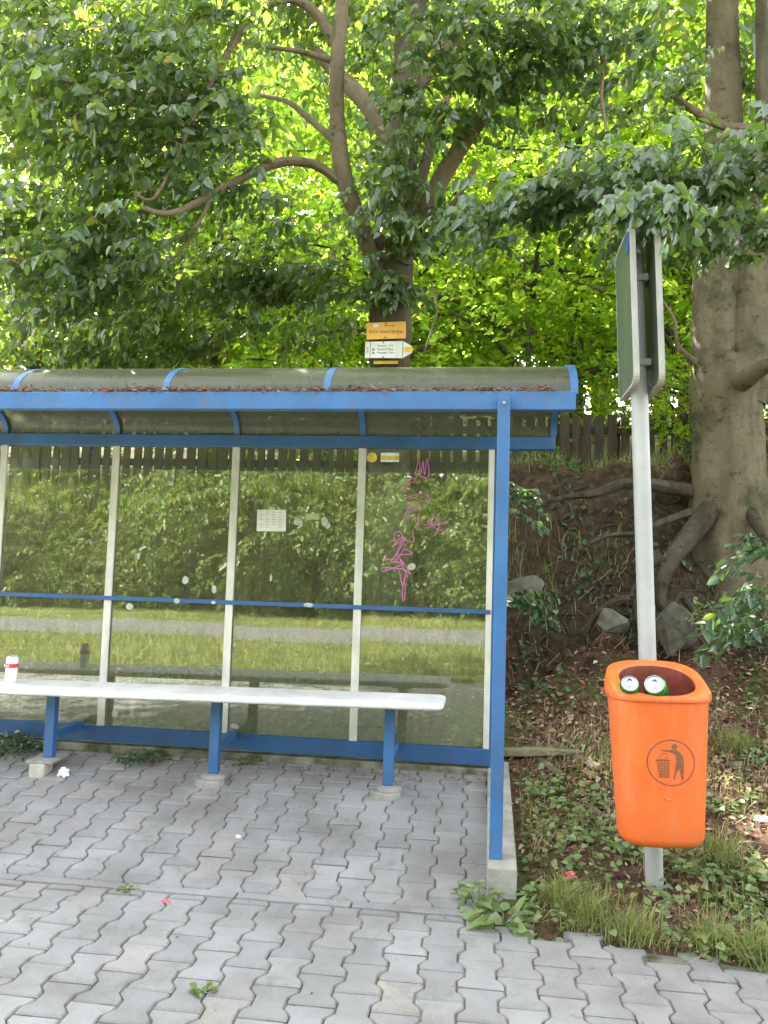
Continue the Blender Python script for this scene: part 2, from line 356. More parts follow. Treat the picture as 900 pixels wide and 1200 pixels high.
def ground(x, y):
    z = base_h(x, y)
    if pave_region(x, y): return z-.075
    if y < -.45: rd = sm(-5.0, -5.6, y)*sm(-10.2, -9.6, y) if -10.2 < y < -5.0 else 0; return z+.03*nz(x, y, .6)*(1-rd)-.012*rd
    z += .025*nz(x, y, 3.2, 1)*sm(3.1, 3.6, y)+.012*nz(x, y, 11, 2)
    z += .42*math.exp(-((x-2.25)**2*1.2+(y-6.45)**2*2.2)/.30)
    if y > 5.4:
        cl = sm(5.5, 6.1, y)*sm(7.9, 7.1, y)
        z += cl*(.24*nz(x, y, 1.6, 4)+.15*nz(x, y, 4.2, 6)+.08*nz(x, y, 9, 9))
    return z
dx = np.arange(-5, 4.01, .06); e = 4+np.cumsum(.1*1.16**np.arange(34)); xs = np.concatenate([-(e+1)[::-1], dx, e])
dy = np.arange(2.9, 8.8, .055); ef = 8.8+np.cumsum(.12*1.17**np.arange(32)); eb = 2.9-np.cumsum(.12*1.16**np.arange(32)); ys = np.concatenate([eb[::-1], dy, ef])
GV = np.array([(x, y, ground(x, y)) for y in ys for x in xs]); nx = len(xs); ny = len(ys)
i, j = np.meshgrid(np.arange(nx-1), np.arange(ny-1)); q = (j*nx+i).ravel()
tag(npmesh('ground', GV, np.stack([q, q+1, q+nx+1, q+nx], 1), 'terrain', smooth=True), 'brown leaf littered earth rising to a steep bank behind the shelter', None, None, 'structure')
# road seen mirrored in the panes
rb = MB(); rx = np.linspace(-60, 60, 41); rv = []
for x in rx: rv += [(x, -9.6, .0), (x, -5.6, .0)]
rb.add(rv, [(2*k, 2*k+2, 2*k+3, 2*k+1) for k in range(40)])
tag(rb.build('road', 'asphalt', loc=(0, -7, 0)), None, None, None, 'structure')

# ------------------------------------------------------------------ interlocking pavers
PW, PL, A = .137, .197, .0135
def wave(t):                              # trapezoid wave, period 1
    t = t % 1.0
    pts = [(0, 1), (.17, 1), (.33, -1), (.67, -1), (.83, 1), (1, 1)]
    for (a, va), (b, vb) in zip(pts, pts[1:]):
        if a <= t <= b: return va+(vb-va)*(t-a)/(b-a)
def floor_z(y): return SL*max(0, y-3.36)
pv = MB(); G = .0032; ROT = R(1.2)
def paver(k, c0, ylim):                   # column k, start t (in rows), clipped to ylim
    ph = .5 if k % 2 else 0
    sg = 1 if k % 2 == 0 else -1
    y0, y1 = max(c0*PL, ylim[0])+G*1.7, min((c0+1)*PL, ylim[1])-G*1.7
    if y1-y0 < .02: return
    ts = sorted({y0, y1, *[q for q in [(math.floor(c0)+f_)*PL for f_ in (.17, .33, .5, .67, .83, 1.0, 1.17, 1.33, 1.5, 1.67, 1.83)] if y0 < q < y1]})
    lf = [(k*PW+G-A*sg*wave(y/PL), y) for y in ts]; rg = [((k+1)*PW-G+A*sg*wave(y/PL), y) for y in ts]
    poly = lf+rg[::-1]; cx = np.mean([p[0] for p in poly]); cy = np.mean([p[1] for p in poly])
    dz = random.gauss(0, .0012); tx, ty = random.gauss(0, .006), random.gauss(0, .006)
    n = len(poly); V = []
    for ring, (ins, z) in enumerate([(0, -.03), (0, -.006), (.0062, 0)]):
        for (x, y) in poly:
            xx = cx+(x-cx)*(1-ins/ (PW/2)); yy = cy+(y-cy)*(1-ins/(PL/2))
            wx = xx*math.cos(ROT)-yy*math.sin(ROT); wy = xx*math.sin(ROT)+yy*math.cos(ROT)
            V.append((wx, wy, floor_z(wy)+z+dz+tx*(xx-cx)+ty*(yy-cy)))
    mx, my = V[0][0], V[0][1]
    F = [(r*n+i, r*n+(i+1) % n, (r+1)*n+(i+1) % n, (r+1)*n+i) for r in range(2) for i in range(n)]+[tuple(range(2*n, 3*n))]
    pv.add(V, F)
for k in range(-49, 30):
    for c in range(-3, 27):
        c0 = c+(.5 if k % 2 else 0)
        xm = (k+.5)*PW; ym = (c0+.5)*PL
        if xm > .1 and ym > 3.24-.14*sm(.1, 1, xm): continue
        if xm < -5.5 and ym > 3.2: pass
        if ym < 3.45: paver(k, c0, (-.45, 3.300))
        if xm-.021*ym < .045 and ym > 3.2: paver(k, c0, (3.365, 4.77))
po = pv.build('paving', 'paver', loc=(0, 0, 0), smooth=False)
tag(po, 'grey interlocking concrete pavers in front of and under the shelter', None, None, 'structure')
bed = MB()
for (x0, x1, yy) in ((-6.8, .045, [-.45, 1, 2, 3, 3.36, 3.8, 4.3, 4.8]), (.045, 4.1, [-.45, 1, 2, 3.14])):
    for a, b in zip(yy, yy[1:]):
        za, zb = floor_z(a)-.007, floor_z(b)-.007
        bed.add([(x0, a, za), (x1, a, za), (x1, b, zb), (x0, b, zb)], [(0, 1, 2, 3)])
tag(bed.build('paving_bed', 'joint'), None, None, None, 'structure')
sc_ = MB()
for k in range(13):                        # narrow edging course at the change of slope
    x1 = .03-k*.5; x0 = x1-.492; rr = Matrix.Rotation(ROT, 4, 'Z')
    sc_.box(x0, x1, 3.306, 3.36, -.03, .002, rr, (0, 0, 0))
tag(sc_.build('edging_strip', 'paver', bevel=.003), None, None, None, 'structure')

# ------------------------------------------------------------------ bus shelter
sh = empty('bus_shelter', (-1.8, 4.79, .2), 'blue steel bus shelter with grimy glass back wall and curved smoky roof', 'bus shelter')
MX = [.019, -.795, -1.625, -2.448, -3.25, -4.05]
YR, YF = 4.79, 3.6
XL = -4.10
MB().box(XL-.3, .402, YR-.04, YR+.04, 2.183, 2.260).build('rear_beam', 'blue', sh, bevel=.004)
MB().box(XL-.3, .398, YF, YF+.055, 2.180, 2.268).build('front_beam', 'blue', sh, bevel=.004)
MB().box(XL, .045, YR-.03, YR+.03, .262, .358).build('bottom_rail', 'blue_dark', sh, bevel=.004)
MB().box(XL, .030, YR-.038, YR-.010, 1.166, 1.192).build('middle_rail', 'blue_dark', sh, bevel=.003)
for px in (.066, -4.10):
    po_ = MB().box(px-.029, px+.029, YF-.056, YF-.002, .146, 2.232).build('post', 'blue', sh, bevel=.004)
    b = MB(); b.tube([(px, YF-.062, 2.20), (px, YF-.054, 2.20)], .008, 10, False); b.build('bolt', 'sign_rim', po_, smooth=True)
for px in (.066, -4.12):
    MB().box(px-.03, px+.025, YR-.026, YR+.026, .20, 2.182).build('rear_post', 'blue_dark', sh, bevel=.003)
for k, x in enumerate(MX):
    w = .024 if k else .018
    MB().box(x-w, x+w, YR-.026, YR-.012, .359, 2.182).build('mullion', 'white_strip', sh, bevel=.002)
for k in range(5):
    x1, x0 = MX[k]-.004, MX[k+1]+.004
    for z0, z1 in ((.362, 1.178), (1.182, 2.180)):
        rr = Matrix.Rotation(random.gauss(0, R(.28)), 4, 'Z')@Matrix.Rotation(random.gauss(0, R(.12)), 4, 'X')
        MB().box(x0, x1, YR-.006, YR-.002, z0, z1, rr).build('glass_pane', 'pane', sh)
def arch(t, off=0):                        # t 0 front beam -> 1 rear beam
    a = math.pi*(1-t); cy, hy = (YF+.04+YR)/2, (YR-YF-.04)/2
    return cy+(hy+off)*math.cos(a), 2.262+(.235+off)*math.sin(a)**.9
RX = [.392, -.795, -1.625, -2.448, -3.25, -4.05, XL-.29]
for x in RX:
    b = MB(); rg = []; oo = .012 if x > 0 else .0065
    for i in range(25):
        yo, zo = arch(i/24, oo); yi, zi = arch(i/24, -.026)
        rg.append([(x-.018, yo, zo), (x+.018, yo, zo), (x+.018, yi, zi), (x-.018, yi, zi)])
    b.rings(rg).build('roof_rib', 'blue', sh, smooth=True)
for a, c in zip(RX[1:], RX):
    b = MB(); rg = []
    for i in range(33):
        yo, zo = arch(i/32, .004); yi, zi = arch(i/32, -.001)
        rg.append([(a+.002, yo, zo), (c-.002, yo, zo), (c-.002, yi, zi), (a+.002, yi, zi)])
    b.rings(rg).build('roof_panel', 'roof_sheet', sh, smooth=True)
# felt-tip scribble on the glass
def strokes(pl, r, name, m, par, Y=YR-.0085, n=5):
    b = MB()
    for line in pl:
        P = [at(x, y, Y) for x, y in line]
        b.tube(P, r, n, True, .5)
    return b.build(name, m, par, smooth=True)
z3 = lambda L_: [(280+x/2.8125, 530+y/2.81) for x, y in L_]
g = [z3(q) for q in [
 [(580, 75), (592, 30), (600, 70), (606, 28), (612, 75), (620, 20), (624, 82), (578, 68)],
 [(545, 110), (560, 92), (580, 86), (578, 98), (556, 104), (546, 130)],
 [(548, 150), (575, 142), (610, 138), (632, 158), (600, 160), (580, 150), (560, 152)], [(548, 185), (580, 180), (600, 188), (560, 186), (545, 220), (575, 210), (588, 245), (592, 205)],
 [(572, 255), (576, 292), (550, 290), (530, 262), (512, 270), (520, 300), (545, 285), (504, 312), (540, 280), (515, 345), (550, 280)],
 [(472, 350), (520, 352), (545, 320), (570, 335), (525, 338), (500, 360), (545, 365), (478, 392), (476, 380), (540, 385), (565, 400), (530, 350), (556, 412)],
 [(528, 390), (540, 440), (548, 405), (538, 470), (544, 488), (550, 430)],
 [(608, 238), (688, 235)], [(635, 205), (660, 235), (645, 275)], [(688, 265), (640, 245), (625, 215)], [(612, 250), (650, 240), (690, 228)]]]
strokes(g, .0028, 'graffiti', 'pink_paint', sh)
sc = [[(365, 606), (366, 606)]]
def blotch(cx, cy, rx, ry, m, name='sticker_residue', n=11, Y=YR-.0095):
    c = at(cx, cy, Y); sx = rx/900*Y; sz = ry/900*Y; b = MB()
    ph = random.random()*10
    P = [(c[0]+sx*math.cos(a)*(1+.35*noise.noise(Vector((math.cos(a)+ph, math.sin(a), 1)))), Y, c[2]+sz*math.sin(a)*(1+.35*noise.noise(Vector((math.cos(a), math.sin(a)+ph, 4))))) for a in [2*math.pi*k/n for k in range(n)]]
    b.rings([P, [(p[0], p[1]+.003, p[2]) for p in P]]); return b.build(name, m, sh)
for q in [(349, 612, 6, 4), (352, 614, 3, 5), (380, 611, 4, 6), (384, 616, 3, 4), (162, 652, 2, 4), (217, 680, 4, 5), (251, 691, 3, 5), (152, 711, 5, 4), (135, 836, 4, 5), (207, 704, 4, 3), (250, 706, 3, 2), (275, 851, 6, 3), (361, 709, 6, 2.5)]: blotch(*q, 'residue', Y=(YR-.0095 if q[1] < 700 or q[1] > 712 else YR-.041)-(.004 if q[1] in (614, 616) else 0))
for q in [(482, 664, 5, 4)]: blotch(*q, 'residue_tan')
def flat(cx, cy, w, h, Y, th=.002, ang=0):
    c = at(cx, cy, Y); w = w/900*Y/2; h = h/900*Y/2
    return MB().box(c[0]-w, c[0]+w, Y, Y+th, c[2]-h, c[2]+h, Matrix.Rotation(ang, 4, 'Y')), c
b, _ = flat(366, 605.5, 17, 7, YR-.0095); b.build('sticker_residue', 'residue_tan', sh)
# paper notice taped on the glass
b, c = flat(318, 610, 36, 26, YR-.0105, .001, R(-1))
nt_ = empty('paper_notice', c, 'white printed paper notice taped inside the third glass pane', 'notice')
b.build('sheet', 'paper', nt_)
b = MB()
for r_ in range(7):
    for k in range(4):
        if random.random() < .85:
            x0 = c[0]-.082+k*.042; z = c[2]+.052-r_*.016
            b.box(x0, x0+random.uniform(.018, .036), YR-.0120, YR-.0110, z, z+.004)
b.build('printed_lines', 'faint_ink', nt_)
b, _ = flat(318.5, 595.8, 8, 3, YR-.0125); b.build('tape', 'residue', nt_)
# red-brown needle litter lying on the front beam
def flakes(P, size, m, name, label, cat='litter', flat_=.8, loc=(0, 0, 0), asp=.5):
    n = len(P); D = rng.normal(0, 1, (n, 3)); D[:, 2] *= .25; Nn = np.array([0, 0, 1.])*flat_+rng.normal(0, .35, (n, 3))
    ln = size*rng.uniform(.4, 1.3, n); V, F = leafgeo(P, D, Nn, ln, ln*asp, .15, .25)
    o = npmesh(name, V, F, m, loc=loc); return tag(o, label, cat, None, 'stuff')
n = 5200; w = rng.uniform(-3.3, .3, n); dens = np.array([.35+.65*(noise.noise(Vector((x*2.1, 3, 1))) > -.05)+(.6 if -2 < x < -1.0 else 0) for x in w])
w = w[rng.uniform(0, 1.3, n) < dens]; n = len(w)
flakes(np.stack([w, YF+rng.uniform(.002, .055, n), 2.269+np.abs(rng.normal(0, .012, n))], 1), .030, 'litter', 'needle_litter', 'red brown dry needles and bits caught along the top of the blue front beam', asp=.18)

# ------------------------------------------------------------------ concrete under the shelter
b = MB().box(-4.5, .05, YR-.045, YR+.07, .05, .245); tag(b.build('foundation_kerb', 'concrete_moss', loc=(-2, YR, .1), bevel=.008), 'mossy concrete foundation kerb under the blue bottom rail', 'kerb')
b = MB(); a0, a1 = .030, .158
b.add([(a0, 3.47, -.1), (a1, 3.47, -.1), (a1, 3.47, .143), (a0, 3.47, .143), (a0, 4.9, 0), (a1, 4.9, 0), (a1, 4.9, .262), (a0, 4.9, .262)], [(0, 1, 2, 3), (4, 7, 6, 5), (0, 4, 5, 1), (3, 2, 6, 7), (0, 3, 7, 4), (1, 5, 6, 2)])
tag(b.build('foundation_kerb', 'concrete', loc=(.09, 3.9, 0), bevel=.007), 'pale concrete strip carrying the blue front post, weeds at its end', 'kerb')

# ------------------------------------------------------------------ bench
be = empty('bench', (-1.6, 4.36, .18), 'long white slab bench on blue steel legs under the shelter', 'bench')
b = MB(); rg = []
xsq = [(-.218, 0), (-.224, .3), (-.235, .7), (-.262, .93), (-.30, 1)]+[(-.3-.2*k, 1) for k in range(1, 19)]
for x, s_ in xsq:
    u = (-.22-x)/2.56; zc = .684-.034*u; y0 = 4.20-.045*u; y1 = 4.56-.02*u; cy = (y0+y1)/2; hy = (y1-y0)/2*(.82+.18*s_); hz = .023*(.6+.4*s_)
    rg.append([(x, cy+hy*np.sign(math.cos(a))*abs(math.cos(a))**.25, zc+hz*np.sign(math.sin(a))*abs(math.sin(a))**.6) for a in [2*math.pi*(k+.5)/28 for k in range(28)]])
b.rings(rg[::-1]).build('seat', 'bench_white', be, smooth=True)
for k, x in enumerate((-.528, -1.553, -2.585)):
    zb = floor_z(4.42)+(.045 if k < 2 else .075)
    lg = MB().box(x-.029, x+.029, 4.40, 4.45, zb+.0, .655).build('leg', 'blue', be, bevel=.004)
    MB().box(x-.022, x+.022, 4.452, 4.755, .335, .385).build('bracket', 'blue', lg, bevel=.003)
    MB().box(x-.06, x+.06, 4.33, 4.50, .646, .660).build('seat_plate', 'blue_dark', lg)
    cxp = (x, 4.42, zb)
    if k < 2:
        b = MB(); n = 9; P = [(x-.01+.088*math.cos(a)*(1+.2*nz(math.cos(a), k, 2)), 4.39+.075*math.sin(a), 0) for a in [2*math.pi*q/n for q in range(n)]]
        P = [(p[0], p[1], floor_z(p[1])-.02) for p in P]
        b.rings([P, [(p[0], p[1], zb-.024) for p in P]]); b.rings([[(x+.02+(p[0]-x)*.8, 4.4+(p[1]-4.4)*.75, zb-.0235) for p in P], [(x+.02+(p[0]-x)*.8, 4.4+(p[1]-4.4)*.75, zb-.001) for p in P]])
        tag(b.build('stone_pad', 'concrete', loc=(x, 4.4, zb-.05), bevel=.004), ['stacked flat grey stones under the right-hand bench leg', 'flat grey stones under the middle bench leg'][k], 'stone pad')
    else:
        b = MB().box(x-.055, x+.035, 4.30, 4.42, floor_z(4.3)-.02, zb-.018, Matrix.Rotation(R(6), 4, 'Z'))
        tag(b.build('concrete_block', 'block_beige', loc=(x, 4.37, zb-.06), bevel=.005), 'small beige concrete block propping the left bench leg', 'block')
        b = MB().box(x-.085, x+.075, 4.31, 4.52, zb-.017, zb-.001, Matrix.Rotation(R(4), 4, 'Z'))
        tag(b.build('flat_slab', 'concrete', loc=(x, 4.42, zb-.01), bevel=.003), 'thin grey slab between the beige block and the blue bench leg', 'slab')
# can on the bench
def can(name, base, axis, mbody, label, r=.033, h=.15, band=None, text=None):
    o = empty(name, base, label, 'can'); ax = nrm(np.array(axis, float)); b0 = np.array(base, float)
    a = np.array([0, 0, 1.]) if abs(ax[2]) < .9 else np.array([1., 0, 0]); u = nrm(np.cross(ax, a)); w = np.cross(ax, u)
    def ring(rr, hh): return [b0+ax*hh+rr*(math.cos(q)*u+math.sin(q)*w) for q in [2*math.pi*k/24 for k in range(24)]]
    MB().rings([ring(r*.78, 0), ring(r*.84, .003), ring(r, .012), ring(r, h-.016), ring(r*.82, h-.004)], True, False).build('can_body', mbody, o, smooth=True)
    MB().rings([ring(r*.82, h-.003), ring(r*.84, h), ring(r*.78, h+.001), ring(r*.75, h-.003)], False, True).build('can_lid', 'can_metal', o, smooth=True)
    t = MB(); c = b0+ax*(h-.002); t.rings([[c+ax*.0+u*q[0]+w*q[1] for q in tab], [c+ax*.003+u*q[0]+w*q[1] for q in tab]]); t.build('pull_tab', 'can_tab', o)
    t = MB(); c = b0+ax*(h-.0025)+w*(-.014); t.rings([[c+u*q[0]*1.2+w*q[1]*.7 for q in tab], [c+ax*.001+u*q[0]*1.2+w*q[1]*.7 for q in tab]]); t.build('opening', 'ink', o)
    if band:
        MB().rings([ring(r+.0008, band[0]), ring(r+.0008, band[1])], False, False).build('label_band', 'can_red', o, smooth=True)
    return o, u, w
tab = [(.007*math.cos(a), .012*math.sin(a)) for a in [2*math.pi*k/12 for k in range(12)]]
cp = at(12, 805, 4.36); cp[2] = .684-.034*((-.22-cp[0])/2.56)+.0235
co, _, _ = can('drink_can', cp, (.02, 0, 1), 'can_white', 'white drink can with a red lettered band standing on the bench seat', .034, .158, (.088, .112))
def text(s, size, loc, rot, m, name, parent, ext=.0006, squeeze=1.0, curve=None):
    cu = bpy.data.curves.new('t', 'FONT'); cu.body = s; cu.size = size; cu.extrude = ext; cu.align_x = 'CENTER'; cu.align_y = 'CENTER'
    to = bpy.data.objects.new('t', cu); C.objects.link(to); dg = bpy.context.evaluated_depsgraph_get(); dg.update()
    me = bpy.data.meshes.new_from_object(to.evaluated_get(dg)); bpy.data.objects.remove(to)
    for v_ in me.vertices:
        v_.co.x *= squeeze
        if curve:                       # wrap around a vertical cylinder of that radius
            a = v_.co.x/curve; zz = v_.co.z; v_.co.x = (curve+zz)*math.sin(a); v_.co.z = -(curve)+(curve+zz)*math.cos(a)
    me.transform(Matrix.Translation(Vector([float(q) for q in loc])-wloc(parent))@rot)
    me.materials.clear(); me.materials.append(M[m])
    o = bpy.data.objects.new(name, me); C.objects.link(o); o.parent = parent; return o
FR = Matrix.Rotation(R(90), 4, 'X')
text('WARKA', .021, (cp[0]+.0, cp[1]-.0355, cp[2]+.100), Matrix.Rotation(R(12), 4, 'Z')@FR, 'can_white', 'lettering', co, curve=.0352)

# ------------------------------------------------------------------ sign post with two boards
pb = np.array([.760, 3.62, .04])
LEAN = -.034
def polex(z): return pb[0]+LEAN*(z-.04)
sp = empty('bus_stop_sign', pb, 'leaning grey pole carrying two parallel bus stop boards seen edge-on', 'sign post')
MB().tube([(polex(-.2), 3.62, -.2), (polex(1.5), 3.62, 1.5), (polex(2.97), 3.62, 2.97)], .0385, 20, False).build('pole', 'pole_grey', sp, smooth=True)
for sx, ncol in ((-.048, 0), (.060, 1)):
    zt, zb_ = 2.98, 2.26; y0, y1 = 3.42, 3.80
    P = []
    for (cy, cz, a0_) in ((y1-.05, zt-.05, 0), (y0+.05, zt-.05, 90), (y0+.05, zb_+.05, 180), (y1-.05, zb_+.05, 270)):
        for k in range(6):
            a = R(a0_+k*18); P.append((cy+.05*math.cos(a), cz+.05*math.sin(a)))
    def pl(x, ins=0, e=0): 
        cy = (y0+y1)/2; cz = (zt+zb_)/2
        return [(polex(q[1])+sx+x, cy+(q[0]-cy)*(1-ins), cz+(q[1]-cz)*(1-ins)) for q in P]
    b = MB().rings([pl(-.012), pl(.012)]); bd = b.build('sign_board', 'sign_back', sp, smooth=False)
    rg = [pl(-.013, -.004), pl(.013, -.004), pl(.013, .03), pl(.0121, .03)]
    b = MB(); b.rings([pl(-.0121, .03), pl(-.013, .03), *rg], False, False).build('rim', 'sign_rim', bd)
    for zc in (2.40, 2.80):
        MB().box(polex(zc)+min(sx, 0)+(.012 if sx < 0 else .0), polex(zc)+max(sx, 0)-(.012 if sx > 0 else 0), 3.575, 3.665, zc-.015, zc+.015).build('clamp', 'pole_grey', sp)
MB().box(polex(2.93)-.066, polex(2.93)-.0645, 3.425, 3.47, 2.86, 2.95).build('blue_marking', 'blue_tape', sp)

# ------------------------------------------------------------------ litter bin
bc = np.array([.733, 3.395, .324])
bn = empty('litter_bin', bc, 'orange plastic litter bin on the grey pole, pictogram on its front', 'litter bin')
NE = 3.0
def bsec(z):                                # half width, half depth, centre y at height z (0..0.66)
    t = z/.66; return .166+.034*t, .120+.035*t, -.01*t
def se(a, b_, cx, cy, z, n=72, ne=NE):
    o = []
    for k in range(n):
        q = 2*math.pi*k/n; c, s = math.cos(q), math.sin(q)
        o.append((cx+a*np.sign(c)*abs(c)**(2/ne), cy+b_*np.sign(s)*abs(s)**(2/ne), z))
    return o
BT = Matrix.Translation(Vector(bc))@Matrix.Rotation(R(4), 4, 'Z')@Matrix.Rotation(R(-.8), 4, 'Y')@Matrix.Rotation(R(-3), 4, 'X')
def bx(pts): return [tuple(BT@Vector(p)) for p in pts]
def tilt(pts, k): return [(x, y, z+k*(y+.0)) for x, y, z in pts]
rg = []
for z, ins in ((.0, .05), (.004, .03), (.016, .011), (.04, 0), (.15, 0), (.3, 0), (.45, 0), (.585, 0)):
    a, b_, cy = bsec(z); rg.append(bx(se(a-ins, b_-ins, 0, cy, z)))
body = MB().rings([rg[0]]+rg, True, False).build('bin_body', 'orange', bn, smooth=True)
TK = .46
def T(a, b_, cy, z, ne=NE, k=TK): return bx(tilt(se(a, b_, 0, cy, z, ne=ne), k))
a, b_, cy = bsec(.585)
rim = [T(a-.004, b_-.004, cy, .583, k=.0), T(a+.004, b_+.005, cy, .585, k=.02), T(a+.010, b_+.010, cy, .592, k=.05), T(a+.012, b_+.012, cy, .61, k=.1), T(a+.010, b_+.010, cy, .640, k=.25), T(a+.002, b_+.003, cy, .663, k=TK), T(a-.008, b_-.006, cy, .670), T(a-.022, b_-.014, cy+.003, .671, 2.7), T(a-.040, b_-.026, cy-.001, .668, 2.4), T(a-.044, b_-.031, cy-.002, .660, 2.3)]
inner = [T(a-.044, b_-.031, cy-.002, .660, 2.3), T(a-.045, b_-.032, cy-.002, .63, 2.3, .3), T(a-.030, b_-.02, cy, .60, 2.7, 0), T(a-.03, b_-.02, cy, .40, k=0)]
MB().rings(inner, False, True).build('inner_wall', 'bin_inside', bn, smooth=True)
MB().rings(rim, False, False).build('rim_hood', 'orange', bn, smooth=True)
def fs(x, z):                               # front surface y at x,z
    a, b_, cy = bsec(z); return cy-b_*(max(0, 1-abs(x/a)**NE))**(1/NE)
def decal(polys, name, m, off=.0012):
    me = bpy.data.meshes.new(name); bm = bmesh.new()
    for P in polys:
        vs = [bm.verts.new((x, 0, z)) for x, z in P]
        f_ = bm.faces.new(vs)
    bmesh.ops.triangulate(bm, faces=bm.faces)
    bmesh.ops.subdivide_edges(bm, edges=bm.edges, cuts=2)
    for v_ in bm.verts: v_.co.y = fs(v_.co.x, v_.co.z)-off; v_.co = BT@v_.co-Vector(bc)
    bm.to_mesh(me); bm.free(); me.materials.append(M[m]); o = bpy.data.objects.new(name, me); C.objects.link(o); o.parent = bn; return o
pcx, pcz, pr = .012, .345, .096
U = pr/180.
def pp(pts): return [(pcx+(x-457)*U, pcz-(y-668)*U) for x, y in pts]
pol = []
for k in range(48):
    a0_, a1_ = 2*math.pi*k/48, 2*math.pi*(k+1)/48
    pol.append([(pcx+r_*math.cos(q), pcz+r_*.95*math.sin(q)) for r_, q in ((pr, a0_), (pr, a1_), (pr-.0045, a1_), (pr-.0045, a0_))])
pol.append(pp([(480+21*math.cos(a), 549+21*math.sin(a)) for a in [2*math.pi*k/16 for k in range(16)]]))
pol.append(pp([(380, 575), (455, 574), (492, 571), (520, 590), (545, 622), (548, 650), (495, 655), (492, 615), (470, 600), (436, 588), (382, 582)]))
pol.append(pp([(494, 658), (551, 654), (548, 720), (546, 790), (536, 790), (524, 712), (514, 708), (492, 745), (481, 790), (471, 790), (486, 715)]))
pol.append(pp([(342, 645), (444, 645), (444, 656), (344, 656)]))
for k in range(6):
    x0 = 352+k*17.5; x1 = 372+k*13; pol.append(pp([(x0-3, 656), (x0+3, 656), (x1+3, 778), (x1-3, 778)]))
for k in range(6):
    y = 675+k*20; s = (y-656)/122; pol.append(pp([(352+20*s, y-3), (440-3*s, y-3), (440-3*s, y+3), (352+20*s, y+3)]))
arcp = [(365, 636), (385, 612), (400, 600), (428, 604), (432, 622), (410, 636)]
for a_, c_ in zip(arcp, arcp[1:]): pol.append(pp([(a_[0], a_[1]-3), (c_[0], c_[1]-3), (c_[0], c_[1]+3), (a_[0], a_[1]+3)]))
decal(pol, 'litter_pictogram', 'bin_mark')
lk = MB(); cz = .215
lk.tube([BT@Vector((.0+.017*math.cos(a), fs(.0, cz)-.0, cz+.014*math.sin(a))) for a in [R(q) for q in range(180, 361, 20)]], .003, 6, False).build('lock_mark', 'orange', bn, smooth=True)
# cans in the bin
for px, py, ax, lab, mt in ((738, 805, (-.12, -.80, .45), 'small green can lying left inside the orange bin, lid outward', 'can_green'), (767, 806, (-.30, -.80, .42), 'green and white can lying right inside the orange bin, lid outward', 'can_green')):
    tip = at(px, py-3, 3.30); axn = nrm(np.array(ax)); cc, _, _ = can('drink_can', tip-axn*.12, ax, mt, lab, .040 if px < 750 else .046, .13)
    if px < 750: pass

# ------------------------------------------------------------------ trees
def limb(b, pts, r0, r1, n=10, wob=.12):
    P = [at(*p) for p in pts]; rr = np.linspace(r0, r1, len(P)); b.tube(P, rr, n, True, wob)
LB = {}
def crown(name, clumps, m, parent, trunkxy, extra=None, stem='bark_limb'):
    G_ = []; S_ = []
    for cl in clumps:
        (px, py, Y, rx, ry, rY, n, leaf, droop, hang, Lt) = cl; n = int(n*(1.12 if px < 340 else .88))
        c = at(px, py, Y); st = ball(n, c, (rx/900*Y, rY, ry/900*Y))
        out = st-np.array([trunkxy[0], trunkxy[1], 0]); out[:, 2] = 0; out = nrm(out)
        D = out+rng.normal(0, .55, (n, 3))*np.array([1, 1, .5]); K = 13
        V, F, SV, SF = sprays(st-D*.15, D, Lt*rng.uniform(.6, 1.25, n), K, leaf*1.14, droop, hang); G_.append((V, F)); S_.append((SV, SF))
    if extra:
        for (c, r_, n, leaf, Lt) in extra:
            st = ball(n, c, r_); D = nrm(st-np.array([trunkxy[0], trunkxy[1], c[2]-2]))+rng.normal(0, .5, (n, 3))
            V, F, SV, SF = sprays(st, D, Lt*rng.uniform(.6, 1.2, n), 10, leaf, .3, .3); G_.append((V, F))
    V, F = cat2(G_); npmesh(name, V, F, m, parent)
    V, F = cat2(S_); npmesh('twigs', V, F, stem, parent)
